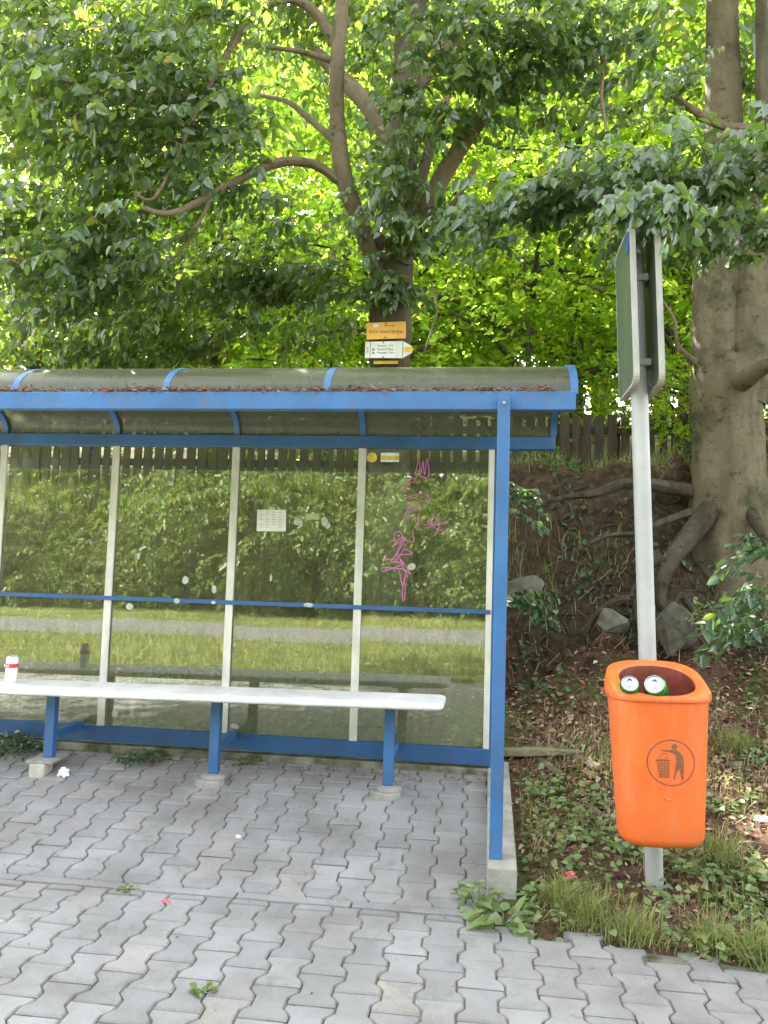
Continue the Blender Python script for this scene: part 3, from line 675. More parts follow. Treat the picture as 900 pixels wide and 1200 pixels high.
# main tree behind the shelter
c0 = at(457, 700, 6.3)
mt = empty('tree', (c0[0], 6.3, 1.2), 'dark trunked tree with trail signs rising behind the bus shelter', 'tree')
b = MB(); b.tube([at(457, 770, 6.3), at(457, 690, 6.3), at(457, 550, 6.3), at(457, 400, 6.3), at(460, 300, 6.3), at(468, 200, 6.35), at(478, 100, 6.4), at(485, 0, 6.5), at(490, -140, 6.6), at(492, -420, 6.8)], [.27, .20, .18, .178, .18, .155, .145, .14, .12, .08], 18, True, .18)
b.build('trunk', 'bark_dark', mt, smooth=True)
LIMBS = [([(447, 335, 6.22), (425, 270, 6.0), (405, 215, 5.8), (396, 150, 5.7), (395, 80, 5.6), (401, 0, 5.6), (404, -120, 5.6)], .075, .05),
 ([(400, 214, 5.8), (368, 193, 5.7), (330, 190, 5.5), (292, 205, 5.3), (250, 227, 5.1), (200, 250, 4.9), (165, 243, 4.8)], .042, .018),
 ([(393, 50, 5.6), (372, 18, 5.5), (342, -2, 5.4), (310, 8, 5.3), (282, 38, 5.2), (257, 80, 5.1), (235, 120, 5.0), (205, 190, 4.9)], .045, .014),
 ([(392, 72, 5.6), (350, 60, 5.5), (300, 54, 5.4)], .028, .012),
 ([(393, 165, 5.7), (365, 142, 5.8), (338, 120, 5.9), (305, 112, 6.0)], .032, .014),
 ([(472, 305, 6.2), (500, 243, 6.0), (530, 187, 5.9), (570, 130, 5.8), (602, 90, 5.7), (640, 30, 5.6)], .085, .045),
 ([(468, 290, 6.3), (490, 222, 6.3), (505, 170, 6.3), (525, 110, 6.3)], .06, .035),
 ([(466, 175, 6.3), (432, 125, 6.3), (400, 92, 6.3), (370, 60, 6.4)], .09, .05),
 ([(490, 100, 6.4), (520, 60, 6.3), (570, -10, 6.2)], .07, .04),
 ([(475, 280, 6.2), (505, 255, 5.9), (530, 240, 5.7), (560, 190, 5.5)], .035, .015),
 ([(595, 100, 5.7), (607, 130, 5.6), (600, 170, 5.5)], .016, .006), ([(690, 30, 5.4), (706, 70, 5.3), (705, 115, 5.2), (712, 155, 5.1)], .018, .008),
 ([(205, 190, 4.9), (180, 232, 4.8), (160, 225, 4.8), (155, 190, 4.8)], .012, .008), ([(0, 295, 5.0), (50, 290, 5.0), (90, 300, 5.0)], .02, .012),
 ([(505, 330, 6.6), (512, 360, 6.5), (505, 390, 6.4), (496, 415, 6.3)], .012, .007), ([(250, 228, 5.1), (215, 290, 5.1), (180, 320, 5.1)], .016, .006)]
for pts, r0, r1 in LIMBS:
    b = MB(); limb(b, pts, r0, r1); b.build('limb', 'bark_limb', mt, smooth=True)
MC = [  # px, py, Y, rx, ry, rY, n, leaf, droop, hang, twig length
 (120, 110, 5.0, 150, 120, .7, 210, .088, .45, .55, .55), (230, 150, 5.1, 90, 90, .5, 80, .085, .45, .55, .5),
 (60, 280, 5.0, 100, 100, .6, 120, .085, .5, .6, .5), (150, 300, 5.2, 90, 60, .5, 60, .085, .55, .7, .5),
 (250, 315, 6.2, 190, 30, .5, 110, .085, .3, .4, .6), (130, 385, 6.8, 170, 38, .6, 150, .088, .4, .5, .6), (330, 330, 6.0, 90, 22, .3, 45, .085, .25, .35, .5),
 (330, 385, 6.9, 90, 30, .4, 26, .085, .3, .4, .5),
 (480, 50, 6.7, 110, 60, .4, 60, .085, .5, .55, .5), (500, 10, 5.3, 90, 25, .4, 34, .085, .5, .55, .5), (462, 130, 5.8, 40, 70, .25, 34, .085, .6, .7, .4), (470, 215, 5.7, 50, 45, .25, 26, .085, .6, .7, .4), (440, 240, 5.9, 55, 60, .3, 34, .085, .6, .7, .4), (455, 330, 6.0, 40, 26, .2, 26, .085, .5, .6, .35),
 (300, 10, 6.3, 170, 45, .5, 60, .088, .4, .5, .5), (230, 0, 5.0, 120, 40, .5, 40, .088, .4, .5, .5), (590, 30, 5.2, 130, 45, .6, 110, .085, .45, .5, .5), (550, 110, 5.4, 90, 45, .4, 45, .085, .5, .6, .4),
 (20, 20, 5.0, 110, 90, .5, 60, .088, .4, .5, .5), (510, 250, 5.8, 40, 40, .3, 22, .085, .6, .7, .4), (300, 240, 5.6, 60, 40, .4, 20, .085, .5, .6, .4)]
crown('crown', MC, 'leaf_near', mt, (c0[0], 6.3), [((-1.5, 7.0, 9.6), (5.6, 4.6, 2.9), 1650, .19, 1.0), ((-5.5, 7.5, 6.5), (2.8, 2.6, 3.2), 450, .15, .8)])
# trail marks painted on the trunk, seen through the pane
def on_trunk(px, py, w, h, m, name, par, Y=6.075, shape=None):
    c = at(px, py, Y); w = w/900*Y/2; h = h/900*Y/2
    return MB().box(c[0]-w, c[0]+w, Y, Y+.004, c[2]-h, c[2]+h).build(name, m, par)
def disc(px, py, r, Y, m, name, par):
    c = at(px, py, Y); r = r/900*Y
    return MB().rings([[(c[0]+r*math.cos(a), y_, c[2]+r*math.sin(a)) for a in [2*math.pi*k/20 for k in range(20)]] for y_ in (Y, Y+.004)]).build(name, m, par)
disc(436, 536, 6, 6.085, 'arrow_yellow', 'trail_mark', mt)
on_trunk(457, 536, 22, 11, 'trail_white', 'trail_mark', mt, 6.09); on_trunk(457, 536, 22, 4, 'arrow_yellow', 'trail_mark', mt, 6.085)
on_trunk(452, 424.5, 30, 4, 'arrow_yellow', 'trail_mark', mt, 6.09)
# boards
c = at(452.5, 387.5, 6.05)
s1 = empty('trail_board', c, 'upper amber yellow trail board nailed to the trunk above the shelter roof', 'sign'); sc1 = 6.05/900
MB().box(c[0]-24*sc1, c[0]+24*sc1, 6.045, 6.053, c[2]-10.4*sc1, c[2]+10.4*sc1, Matrix.Rotation(R(-1.5), 4, 'Y')).build('board', 'trail_yellow', s1, bevel=.002)
RT = Matrix.Rotation(R(-1.5+3), 4, 'Y')@FR
text('ULICA SANATORYJNA', .037, (c[0], 6.0445, c[2]-.012), RT, 'ink', 'lettering', s1, squeeze=.76)
text('szlaki piesze', .020, (c[0]+.03, 6.0445, c[2]+.040), RT, 'ink', 'lettering', s1, squeeze=.9)
MB().box(c[0]-.105, c[0]-.065, 6.0435, 6.0449, c[2]+.028, c[2]+.055).build('badge', 'trail_white', s1)
for dz_ in (.056, -.058): MB().tube([(c[0]-.005, 6.040, c[2]+dz_), (c[0]-.005, 6.05, c[2]+dz_)], .006, 8, False).build('screw', 'ink', s1)
c = at(450, 410, 6.05)
s2 = empty('trail_arrow_board', c, 'lower white arrow board with yellow tip on the trunk', 'sign')
a = sc1; P = [(-23*a, -10*a), (23*a, -10.4*a), (34*a, -4*a), (34*a, 4*a), (23*a, 10.4*a), (-23*a, 10*a)]
MB().rings([[(c[0]+x, y_, c[2]+z) for x, z in P] for y_ in (6.045, 6.052)]).build('board', 'trail_white', s2)
P = [(23.4*a, -3.2*a), (33.6*a, -3.2*a), (36*a, 0), (33.6*a, 3.2*a), (23.4*a, 3.2*a)]
MB().rings([[(c[0]+x, y_, c[2]+z) for x, z in P] for y_ in (6.0435, 6.0449)]).build('arrow_tip', 'arrow_yellow', s2)
for q0 in (-17, 22.6): MB().box(c[0]+q0*a, c[0]+(q0+.6)*a, 6.0435, 6.0449, c[2]-10*a, c[2]+10*a).build('divider', 'ink', s2)
for tx_, zz, xx in (('Starzyna  1.5 h', .034, .01), ('Karpacz Polana', .004, .012), ('Potoczek  3 km', -.024, .012)):
    text(tx_, .024, (c[0]+xx, 6.0445, c[2]+zz), FR, 'ink', 'lettering', s2, squeeze=.9)
for zz in (.004, -.024):
    MB().rings([[(c[0]-.087+x, y_, c[2]+zz+z) for x, z in ((-.012, -.009), (.012, -.009), (0, .010))] for y_ in (6.0435, 6.0449)]).build('symbol', 'ink', s2)
text('SZLAK', .018, (c[0]-.134, 6.0445, c[2]), FR@Matrix.Rotation(R(90), 4, 'Z'), 'ink', 'lettering', s2)
for dz_ in (.060, -.062): MB().tube([(c[0]-.005, 6.040, c[2]+dz_), (c[0]-.005, 6.05, c[2]+dz_)], .006, 8, False).build('screw', 'ink', s2)

# right-hand tree on the bank
tr = empty('tree', at(852, 600, 6.8), 'double stemmed beech with pale bark and bare roots on the bank at right', 'tree')
Y = 6.8
def gnarl(pts, rad, m, name, n=26, wob=.22):
    b = MB(); b.tube([at(*p) for p in pts], rad, n, True, wob); return b.build(name, m, tr, smooth=True)
gnarl([(858, 720, 6.95), (858, 640, 6.9), (858, 600, 6.85), (855, 560, 6.8), (852, 510, 6.8), (853, 460, 6.8), (856, 425, 6.8)], [.46, .44, .36, .298, .285, .30, .28], 'bark_beech', 'trunk')
gnarl([(843, 470, 6.8), (838, 400, 6.8), (840, 300, 6.8), (846, 200, 6.8), (847, 100, 6.8), (846, 0, 6.8), (846, -160, 6.9), (840, -400, 7)], [.20, .20, .185, .17, .15, .135, .12, .08], 'bark_beech', 'stem', 18, .12)
gnarl([(868, 470, 6.8), (882, 400, 6.75), (892, 300, 6.75), (903, 200, 6.8), (915, 100, 6.8), (930, -50, 6.9), (950, -300, 7)], [.19, .20, .19, .17, .15, .12, .08], 'bark_beech', 'stem', 18, .12)
gnarl([(860, 455, 6.6), (878, 440, 6.4), (905, 424, 6.2), (950, 395, 6.0)], [.08, .075, .06, .05], 'bark_limb', 'limb', 12)
gnarl([(903, 215, 6.75), (896, 160, 6.65), (893, 110, 6.5), (893, 50, 6.5), (892, -20, 6.5)], [.06, .055, .05, .05, .045], 'bark_dark', 'limb', 12)
gnarl([(765, 92, 6.2), (785, 108, 6.3), (810, 128, 6.4), (850, 148, 6.5), (905, 150, 6.6)], [.02, .028, .032, .036, .04], 'bark_limb', 'limb', 10)
gnarl([(815, 425, 6.7), (795, 405, 6.6), (790, 375, 6.5), (775, 350, 6.5)], [.03, .018, .014, .008], 'bark_limb', 'limb', 8)
ROOTS = [([(856, 570, 6.9), (822, 612, 6.56), (792, 648, 6.34), (776, 678, 6.2), (774, 706, 6.15), (790, 725, 6.1)], .095, .035), ([(776, 690, 6.2), (752, 700, 6.15), (722, 704, 6.1), (700, 718, 6.05), (688, 742, 6.0)], .038, .018),
 ([(832, 578, 6.85), (785, 572, 6.66), (735, 566, 6.5), (700, 578, 6.45), (660, 583, 6.4), (618, 596, 6.4)], .070, .012), ([(810, 600, 6.6), (775, 612, 6.5), (745, 625, 6.45), (712, 628, 6.4), (690, 637, 6.4)], .035, .015),
 ([(868, 580, 6.8), (885, 612, 6.45), (902, 640, 6.35)], .065, .03), ([(750, 690, 6.1), (745, 715, 6.1), (752, 745, 6.05)], .035, .02), ([(775, 650, 6.2), (755, 668, 6.2), (740, 700, 6.1)], .04, .02), ([(800, 700, 6.0), (815, 720, 5.95), (822, 745, 5.9)], .03, .015)]
for k in range(46):                         # thin rootlets hanging out of the bank
    px_, py_ = random.uniform(600, 880), random.uniform(560, 720); pts = []; q_ = None
    for (a_, b_) in [(px_, py_), (px_+random.gauss(0, 14), py_+random.uniform(4, 20)), (px_+random.gauss(-6, 24), py_+random.uniform(18, 42)), (px_+random.gauss(-8, 34), py_+random.uniform(30, 60))]:
        for Y_ in np.arange(5.3, 7.4, .03):
            q_ = at(a_, b_, Y_)
            if q_[2] <= ground(q_[0], q_[1])+.02: break
        pts.append((a_, b_, Y_))
    ROOTS.append((pts, random.uniform(.010, .024), .005))
for pts, r0, r1 in ROOTS: gnarl(pts, np.linspace(r0, r1, len(pts)), 'bark_root', 'root', 12, .3)
RC = [(775, 232, 3.45, 26, 12, .12, 46, .060, .7, .9, .20), (735, 228, 3.5, 30, 10, .12, 30, .060, .6, .8, .20), (620, 235, 4.8, 90, 20, .35, 45, .078, .35, .6, .45), (560, 250, 5.0, 50, 22, .3, 18, .078, .4, .6, .4), (720, 215, 4.7, 100, 28, .4, 85, .078, .35, .6, .42), (830, 205, 4.7, 100, 42, .5, 110, .08, .35, .6, .42), (770, 268, 4.5, 60, 14, .3, 24, .078, .4, .7, .3), (870, 270, 4.8, 60, 18, .3, 26, .078, .4, .6, .35),
 (690, 40, 5.3, 95, 42, .5, 64, .08, .4, .55, .5), (880, 60, 7.3, 60, 60, .3, 34, .08, .4, .55, .5), (700, 130, 5.8, 70, 25, .4, 16, .08, .4, .5, .4), (790, 90, 6.0, 28, 40, .3, 16, .08, .4, .5, .4)]
crown('crown', RC, 'leaf_right', tr, (2.6, 6.8), [((3.6, 6.8, 9.0), (4.2, 4.2, 3.0), 720, .19, 1.0)])

# background trees
def make_tree(name, H, cr, nspray, leaf, m, label, loc, group, low=.15, bk='bark_dark', K=12):
    o = empty(name, loc, label, 'tree', group); b = MB(); L0 = np.array(loc, float)
    bend = rng.normal(0, .25, 2)
    b.tube([L0+np.array([bend[0]*t*t, bend[1]*t*t, H*t-.4]) for t in (0, .25, .5, .75, .97)], [.16*H/9, .12*H/9, .10*H/9, .06*H/9, .02], 10, True, .1)
    b.build('trunk', bk, o, smooth=True)
    b = MB()
    S = []; D = []
    for k in range(13):
        t = rng.uniform(.2, .85); az = rng.uniform(0, 6.28); p0 = L0+np.array([0, 0, H*t]); ln = cr*rng.uniform(.7, 1.0)*(1-.55*abs(t-.45))
        d = np.array([math.cos(az), math.sin(az), .35]); p1 = p0+d*ln*.5; p2 = p0+d*ln*np.array([1, 1, .55]); b.tube([p0, p1, p2], [.05, .03, .012], 6, True)
        n = nspray//13; q = rng.uniform(.15, 1.1, n)[:, None]; c = p0+(p2-p0)*q
        st = c+rng.normal(0, 1, (n, 3))*np.array([.28, .28, .16])*cr*.8; S.append(st); D.append(nrm(d*[1, 1, 0]+rng.normal(0, .7, (n, 3))))
    b.build('limbs', bk, o, smooth=True)
    S = np.concatenate(S); D = np.concatenate(D)
    V, F, SV, SF = sprays(S, D, rng.uniform(.4, .8, len(S)), K, leaf, .25, .2)
    npmesh('crown', V, F, m, o); return o
def copy_tree(o, parent=None):
    c = o.copy(); C.objects.link(c); c.parent = parent
    for ch in list(o.children): copy_tree(ch, c)
    return c
GN = 'trees on the slope beyond the fence'
protos = [make_tree('tree', 7.0, 2.7, 470, .115, 'leaf_far', 'yellow green background tree', (0, 10.5, 2.6), GN),
          make_tree('tree', 14, 5.0, 820, .20, 'leaf_far', 'tall background tree', (0, 18, 4.2), GN),
          make_tree('shrub', 3.4, 2.1, 480, .095, 'leaf_far', 'low bright background shrub', (0, 9.6, 2.6), 'shrubs beyond the fence'),
          make_tree('tree', 6.5, 2.7, 500, .12, 'leaf_far_cool', 'darker background tree', (0, 12, 2.6), GN),
          make_tree('tree', 13, 5.0, 900, .20, 'leaf_far_cool', 'tall darker background tree', (0, 20, 4.2), GN)]
protos[2]['category'] = 'shrub'
spots = [(1.2, 10.8, 0, 1.0, 'bright yellow green tree beyond the fence, right of the signed trunk'), (3.9, 11.0, 0, 1.0, 'bright tree beyond the fence behind the pale beech'),
 (-1.5, 11.4, 0, 1.0, 'yellow green tree beyond the fence just left of the signed trunk'), (-4.2, 11.0, 3, 1.0, 'darker green tree beyond the fence behind the left half of the roof'),
 (-7.0, 10.8, 3, 1.05, 'darker green tree beyond the fence at the left edge of the photo'), (6.3, 12.2, 3, 1.1, 'darker tree beyond the fence past the right edge'),
 (2.4, 9.7, 2, 1.0, 'low bright shrub at the fence behind the bus stop boards'), (.5, 9.5, 2, 1.0, 'low bright shrub against the fence right of the signed trunk'), (-1.3, 9.7, 2, 1.0, 'low shrub at the fence left of the signed trunk'),
 (-3.3, 9.7, 2, 1.0, 'low shrub at the fence behind the middle of the roof'), (-5.4, 9.8, 2, 1.1, 'low shrub at the fence behind the left end of the roof'), (4.3, 9.6, 2, 1.1, 'low bright shrub at the fence right of the pale beech'),
 (1.9, 7.75, 2, .36, 'small sunlit shrub on the bank edge in front of the fence, left of the pole'), (2.5, 7.9, 2, .40, 'small sunlit shrub on the bank edge between the pole and the beech'), (3.75, 7.4, 2, .42, 'small sunlit shrub on the bank edge right of the beech'),
 (1.5, 12.6, 2, 1.5, 'big bright shrub up the slope in the gap right of the boards'), (-2.8, 13, 2, 1.5, 'big shrub up the slope behind the middle of the roof'), (-7.6, 13.2, 2, 1.6, 'big shrub up the slope at far left'), (4.8, 13.4, 2, 1.5, 'big shrub up the slope at far right'),
 (2.6, 18.5, 1, 1.0, 'tall bright tree far up the slope between the two near trees'), (-2.0, 18.5, 1, 1.05, 'tall bright tree far up the slope behind the signed trunk'), (7.0, 18.0, 1, 1.0, 'tall bright tree far up the slope at upper right'),
 (-6.5, 19.0, 4, 1.1, 'tall darker tree far up the slope at upper left'), (-11.5, 18.0, 4, 1.1, 'tall darker tree far up the slope beyond the left edge'), (.4, 23.0, 4, 1.25, 'tall darker tree at the top of the slope behind the others'), (-4.5, 24.0, 4, 1.25, 'tallest dark tree at the top of the slope, left of centre'), (5.2, 24.0, 4, 1.25, 'dark tree at the top of the slope, right of centre'),
 (1.4, 15.5, 2, 1.7, 'big shrub half way up the slope right of the signed trunk'), (3.6, 15.0, 2, 1.7, 'big shrub half way up the slope behind the boards'), (-.6, 15.2, 2, 1.7, 'big shrub half way up the slope behind the signed trunk'), (-5.0, 15.0, 2, 1.8, 'big shrub half way up the slope at left'), (2.6, 27, 4, 1.5, 'furthest dark tree at the crest between the two near trees'), (-1.8, 28, 4, 1.5, 'furthest dark tree at the crest behind the signed trunk'), (8.5, 26, 4, 1.4, 'dark tree at the crest at far right'), (-9.5, 26, 4, 1.5, 'dark tree at the crest at far left')]
used = set()
for x, y, k, s, lab in spots:
    o = protos[k] if k not in used else copy_tree(protos[k]); used.add(k)
    o.location = (x, y, base_h(x, y)-.05); o.rotation_euler.z = rng.uniform(0, 6.28); o.scale = (s, s, s*rng.uniform(.92, 1.05)); o['label'] = lab
# wood across the road (mirrored in the panes)
pw = make_tree('tree', 11, 4.4, 900, .26, 'leaf_wood', 'tree of the wood across the road', (0, -25, 0), 'trees across the road', bk='bark_dark')
for k in range(40):
    o = pw if k == 0 else copy_tree(pw)
    x = -38+(k%20)*3.8+rng.normal(0, .7)+(k//20)*1.9; o.location = (x, -19-rng.uniform(0, 3)-6*(k//20), -.9); o.rotation_euler.z = rng.uniform(0, 6.28); s = rng.uniform(.85, 1.25); o.scale = (s, s, s)
ps = make_tree('shrub', 3.2, 2.3, 650, .15, 'leaf_wood', 'sunlit shrub across the road', (0, -17, 0), 'shrubs across the road'); ps['category'] = 'shrub'
for k in range(30):
    o = ps if k == 0 else copy_tree(ps)
    o.location = (-32+k*2.1+rng.normal(0, .5), -14.0-rng.uniform(0, 2.5), -.5); o.rotation_euler.z = rng.uniform(0, 6.28); s = rng.uniform(.95, 1.4); o.scale = (s, s, s*1.35)

# ------------------------------------------------------------------ fence on the bank
fe = empty('fence', (-1, 8.35, 2.3), 'dark weathered vertical board fence along the top of the bank', 'fence')
b = MB(); x = -8
while x < 4.2:
    w_ = random.uniform(.075, .105); z0 = base_h(x, 8.35)-.1; zt = 3.12+random.gauss(0, .012)+.03*math.sin(x)
    b.box(x, x+w_, 8.35, 8.37, z0, zt, Matrix.Rotation(random.gauss(0, .006), 4, 'Y')); x += w_+random.uniform(.018, .055)
b.build('fence_boards', 'fence_wood', fe)
for z in (2.55, 2.95): MB().box(-8, 4.2, 8.372, 8.42, z, z+.08).build('rail', 'fence_wood', fe)
for x in np.arange(-7.5, 4.3, 2.2): MB().box(x, x+.1, 8.422, 8.52, 1.9, 3.1).build('post', 'fence_wood', fe)

# ------------------------------------------------------------------ stones, wood, sticks
def gz(x, y): return ground(x, y)
def rock(c, r, label, seed, m='stone'):
    PL_ = [(random.uniform(.5, .75), Vector([random.gauss(0, 1) for _ in range(3)]).normalized()) for _ in range(11)]
    bm = bmesh.new(); bmesh.ops.create_icosphere(bm, subdivisions=5, radius=1)
    for v_ in bm.verts:
        p_ = v_.co.copy(); q = p_*(1+.30*noise.noise(p_*1.1+Vector((seed, 0, 0)))+.08*noise.noise(p_*3.5+Vector((seed, 5, 0))))
        for pd, pn in PL_: q = q-pn*max(0, q.dot(pn)-pd); v_.co = Vector((q.x*r[0], q.y*r[1], q.z*r[2]))
    me = bpy.data.meshes.new('stone'); bm.to_mesh(me); bm.free(); me.materials.append(M[m]); me.polygons.foreach_set('use_smooth', [True]*len(me.polygons)); me.set_sharp_from_angle(angle=R(14))
    o = bpy.data.objects.new('stone', me); C.objects.link(o); o.location = Vector(c); o.rotation_euler = (.1, R(random.uniform(-12, 12)), random.random()); return tag(o, label, 'stone')
rock(at(789, 730, 6.0), (.20, .15, .23), 'large pale stone at the bank foot right of the pole', 3.1)
rock(at(715, 731, 5.95), (.17, .13, .11), 'low flat stone under the roots left of the pole', 8.7)
rock(at(612, 688, 6.1), (.20, .15, .10), 'dark mossy stone in the bank beside the blue post', 5.5)
def stick(px, r0, r1, label, m='dead_wood', name='fallen_branch', lift=.01):
    P = []
    for (x, y) in px:
        for Y_ in np.arange(3.2, 7.2, .02):
            q = at(x, y, Y_)
            if q[2] <= gz(q[0], q[1])+lift: break
        P.append(q)
    b = MB(); b.tube(P, np.linspace(r0, r1, len(P)), 7, True, .3); tag(b.build(name, m, loc=P[0], smooth=True), label, 'branch')
stick([(617, 848), (645, 868), (672, 885), (703, 901)], .020, .026, 'thick dark branch end on the ground left of the bin')
stick([(600, 878), (622, 884), (640, 895), (657, 910)], .018, .022, 'dark bent branch on the ground nearest the concrete strip')
stick([(690, 945), (705, 955), (724, 962)], .02, .016, 'short brown branch half hidden by the bin bottom')
stick([(600, 814), (620, 820), (640, 815), (655, 808)], .008, .005, 'thin pale stick in front of the plank')
stick([(597, 866), (615, 866), (632, 868)], .010, .006, 'thin orange brown stick beside the blue post')
stick([(688, 965), (700, 955), (716, 948)], .006, .004, 'thin tan stick by the lower left of the bin')
stick([(640, 665), (660, 656), (690, 648)], .012, .008, 'pale twig lying on the bank left of the pole')
stick([(600, 735), (612, 742), (628, 748)], .008, .005, 'thin twig at the foot of the bank beside the blue post')
stick([(828, 1155), (858, 1147), (874, 1128), (872, 1105)], .005, .003, 'thin pale stalk curving over the paving edge at lower right', lift=.008)
stick([(840, 860), (860, 850), (895, 846)], .007, .005, 'thin dark twig right of the bin')
q = atz(630, 803, .52); P0 = at(596, 800, 5.0); P1 = at(662, 806, 4.9)
b = MB(); P0[2] = gz(P0[0], P0[1])+.03; P1[2] = gz(P1[0], P1[1])+.03
d_ = nrm(P1-P0); u_ = np.array([-d_[1], d_[0], 0]); 
b.rings([[p_+u_*sy*.05*k_+np.array([0, 0, sz*.02*k_]) for sy, sz in ((-1, -1), (1, -1), (1, 1), (-1, 1))] for p_, k_ in ((P0-d_*.05, 1), ((P0+P1)/2+np.array([0, 0, .004]), 1.04), (P1, .7), (P1+d_*.12, .25))])
tag(b.build('rotten_plank', 'plank_wood', loc=P0, bevel=.004), 'mossy rotten plank on the litter right of the blue post', 'plank')

# ------------------------------------------------------------------ plants
def weed(name, label, c, rad, n, leaf, h, m='leaf_weed', flat_=.6, asp=.7, cat='plant', group=None, up_=.6):
    c = np.array(c, float); o = empty(name, c, label, cat, group)
    az = rng.uniform(0, 6.28, n); rr = rad*np.sqrt(rng.uniform(0, 1, n)); P = c+np.stack([rr*np.cos(az), rr*np.sin(az), rng.uniform(.05, 1, n)*h*(1-.5*rr/rad)], 1)
    D = np.stack([np.cos(az), np.sin(az), np.full(n, up_*.3)], 1)+rng.normal(0, .35, (n, 3)); Nn = np.array([0, -.2, 1.])*flat_+rng.normal(0, .4, (n, 3))
    ln = leaf*rng.uniform(.6, 1.2, n); V, F = leafgeo(P, D, Nn, ln, ln*asp, .12, .2); npmesh('leaves', V, F, m, o)
    b = MB()
    for k in range(min(n, 26)):
        b.tube([c+(P[k]-c)*[.15, .15, 0], c+(P[k]-c)*[.6, .6, .7], P[k]], [.0022, .0018, .0012], 4, False)
    b.build('stems', m, o); return o
def branchy(name, label, px, m, leaf=.07, n=1, Lt=.3, droop=.4, cat='plant', hang=.4):
    st = np.array([at(*p[:3]) for p in px]); o = empty(name, st[0], label, cat); D = np.array([p[3] for p in px], float)
    V, F, SV, SF = sprays(st, D, Lt, 13, leaf, droop, hang); npmesh('leaves', V, F, m, o); npmesh('stems', SV, SF, 'bark_limb', o); return o
branchy('sprig', 'green leafy sprig growing out beside the blue post, low on the bank', [(592+random.uniform(-8, 8), 700+random.uniform(-8, 8), 5.3, (1, -.2, .15+random.gauss(0, .2))) for _ in range(8)], 'leaf_blue', .065, Lt=.34)
branchy('sprig', 'dark leafy sprig beside the blue post, high on the bank', [(590+random.uniform(-6, 8), 560+random.uniform(0, 45), 5.4, (1, -.3, .1+random.gauss(0, .3))) for _ in range(9)], 'leaf_blue', .06, Lt=.28)
branchy('shrub', 'broad leaved green shrub hanging in at the right edge below the beech', [(900+random.uniform(-15, 25), 640+random.uniform(0, 110), 4.8+random.uniform(-.3, .3), (-1, -.2, .1+random.gauss(0, .35))) for _ in range(26)], 'leaf_blue', .085, Lt=.36, cat='shrub')
branchy('sprig', 'fine leafed seedling clump at the bank foot between the pole and the right edge', [(820+random.uniform(-10, 60), 745+random.uniform(-18, 12), 5.4, (random.gauss(0, .6), -.3, 1)) for _ in range(16)], 'leaf_weed', .05, Lt=.22, droop=.2)
weed('weed', 'broad leaved weed rosette at the foot of the concrete strip', (.10, 3.26, .0), .10, 26, .085, .07, asp=.62)
weed('weed', 'leggy weeds growing round the end of the concrete strip', (-.01, 3.40, .0), .09, 70, .035, .13)
weed('weed', 'bushy weed clump under the left end of the bottom rail', (at(12, 878, 4.6)[0], 4.62, floor_z(4.6)), .17, 260, .045, .15, 'leaf_blue', asp=.5)
weed('weed', 'low weed patch between the left and middle bench legs', (at(168, 885, 4.66)[0], 4.66, floor_z(4.66)), .16, 170, .032, .06, 'leaf_blue', asp=.5)
weed('weed', 'small weed by the kerb left of the middle bench leg bracket', (at(290, 893, 4.7)[0], 4.70, floor_z(4.7)), .07, 50, .025, .05)
q = atz(238, 1163, 0); weed('weed', 'tiny green seedling alone in a paving joint near the bottom', (q[0], q[1], 0), .03, 22, .026, .02)
q = atz(150, 1042, 0); weed('weed', 'tiny weed tuft in the edging joint at left', (q[0], q[1], 0), .05, 26, .016, .012)
q = atz(458, 1050, 0); weed('weed', 'tiny weed tuft in the edging joint at centre', (q[0], q[1], 0), .05, 22, .014, .01)
# ground cover and grass on the verge and slope
def scatter(n, x0, x1, y0, y1, f_):
    x = rng.uniform(x0, x1, n); y = rng.uniform(y0, y1, n); k = np.array([f_(a, b_) for a, b_ in zip(x, y)]) > rng.uniform(0, 1, n)
    return np.stack([x[k], y[k], np.array([gz(a, b_) for a, b_ in zip(x[k], y[k])])], 1)
def edge(x, y): return y > 3.10-.17*sm(.1, 1.0, x)+.06*nz(x, 0, 3, 2) and x > .17
fc = lambda x, y: 0 if not edge(x, y) else (max(0, min(1, .20+1.6*nz(x, y, 2.3, 5)+1.2*nz(x, y, 7, 15)+.35*sm(3.9, 3.2, y)))*(1-.9*sm(4.6, 5.4, y)))
P = scatter(23000, .16, 3.8, 2.9, 5.8, fc); n = len(P)
P[:, 2] += rng.uniform(.004, .06, n)*np.clip(1.2-(P[:, 1]-3)*.3, .3, 1); az = rng.uniform(0, 6.28, n)
D = np.stack([np.cos(az), np.sin(az), rng.normal(.1, .3, n)], 1); ln = rng.uniform(.018, .050, n)
V, F = leafgeo(P, D, np.array([0, -.15, 1.])+rng.normal(0, .35, (n, 3)), ln, ln*.8, .12, .2)
tag(npmesh('ground_cover', V, F, 'leaf_weed'), 'low green creeping weeds over the verge and slope beside the bin', 'ground cover', None, 'stuff')
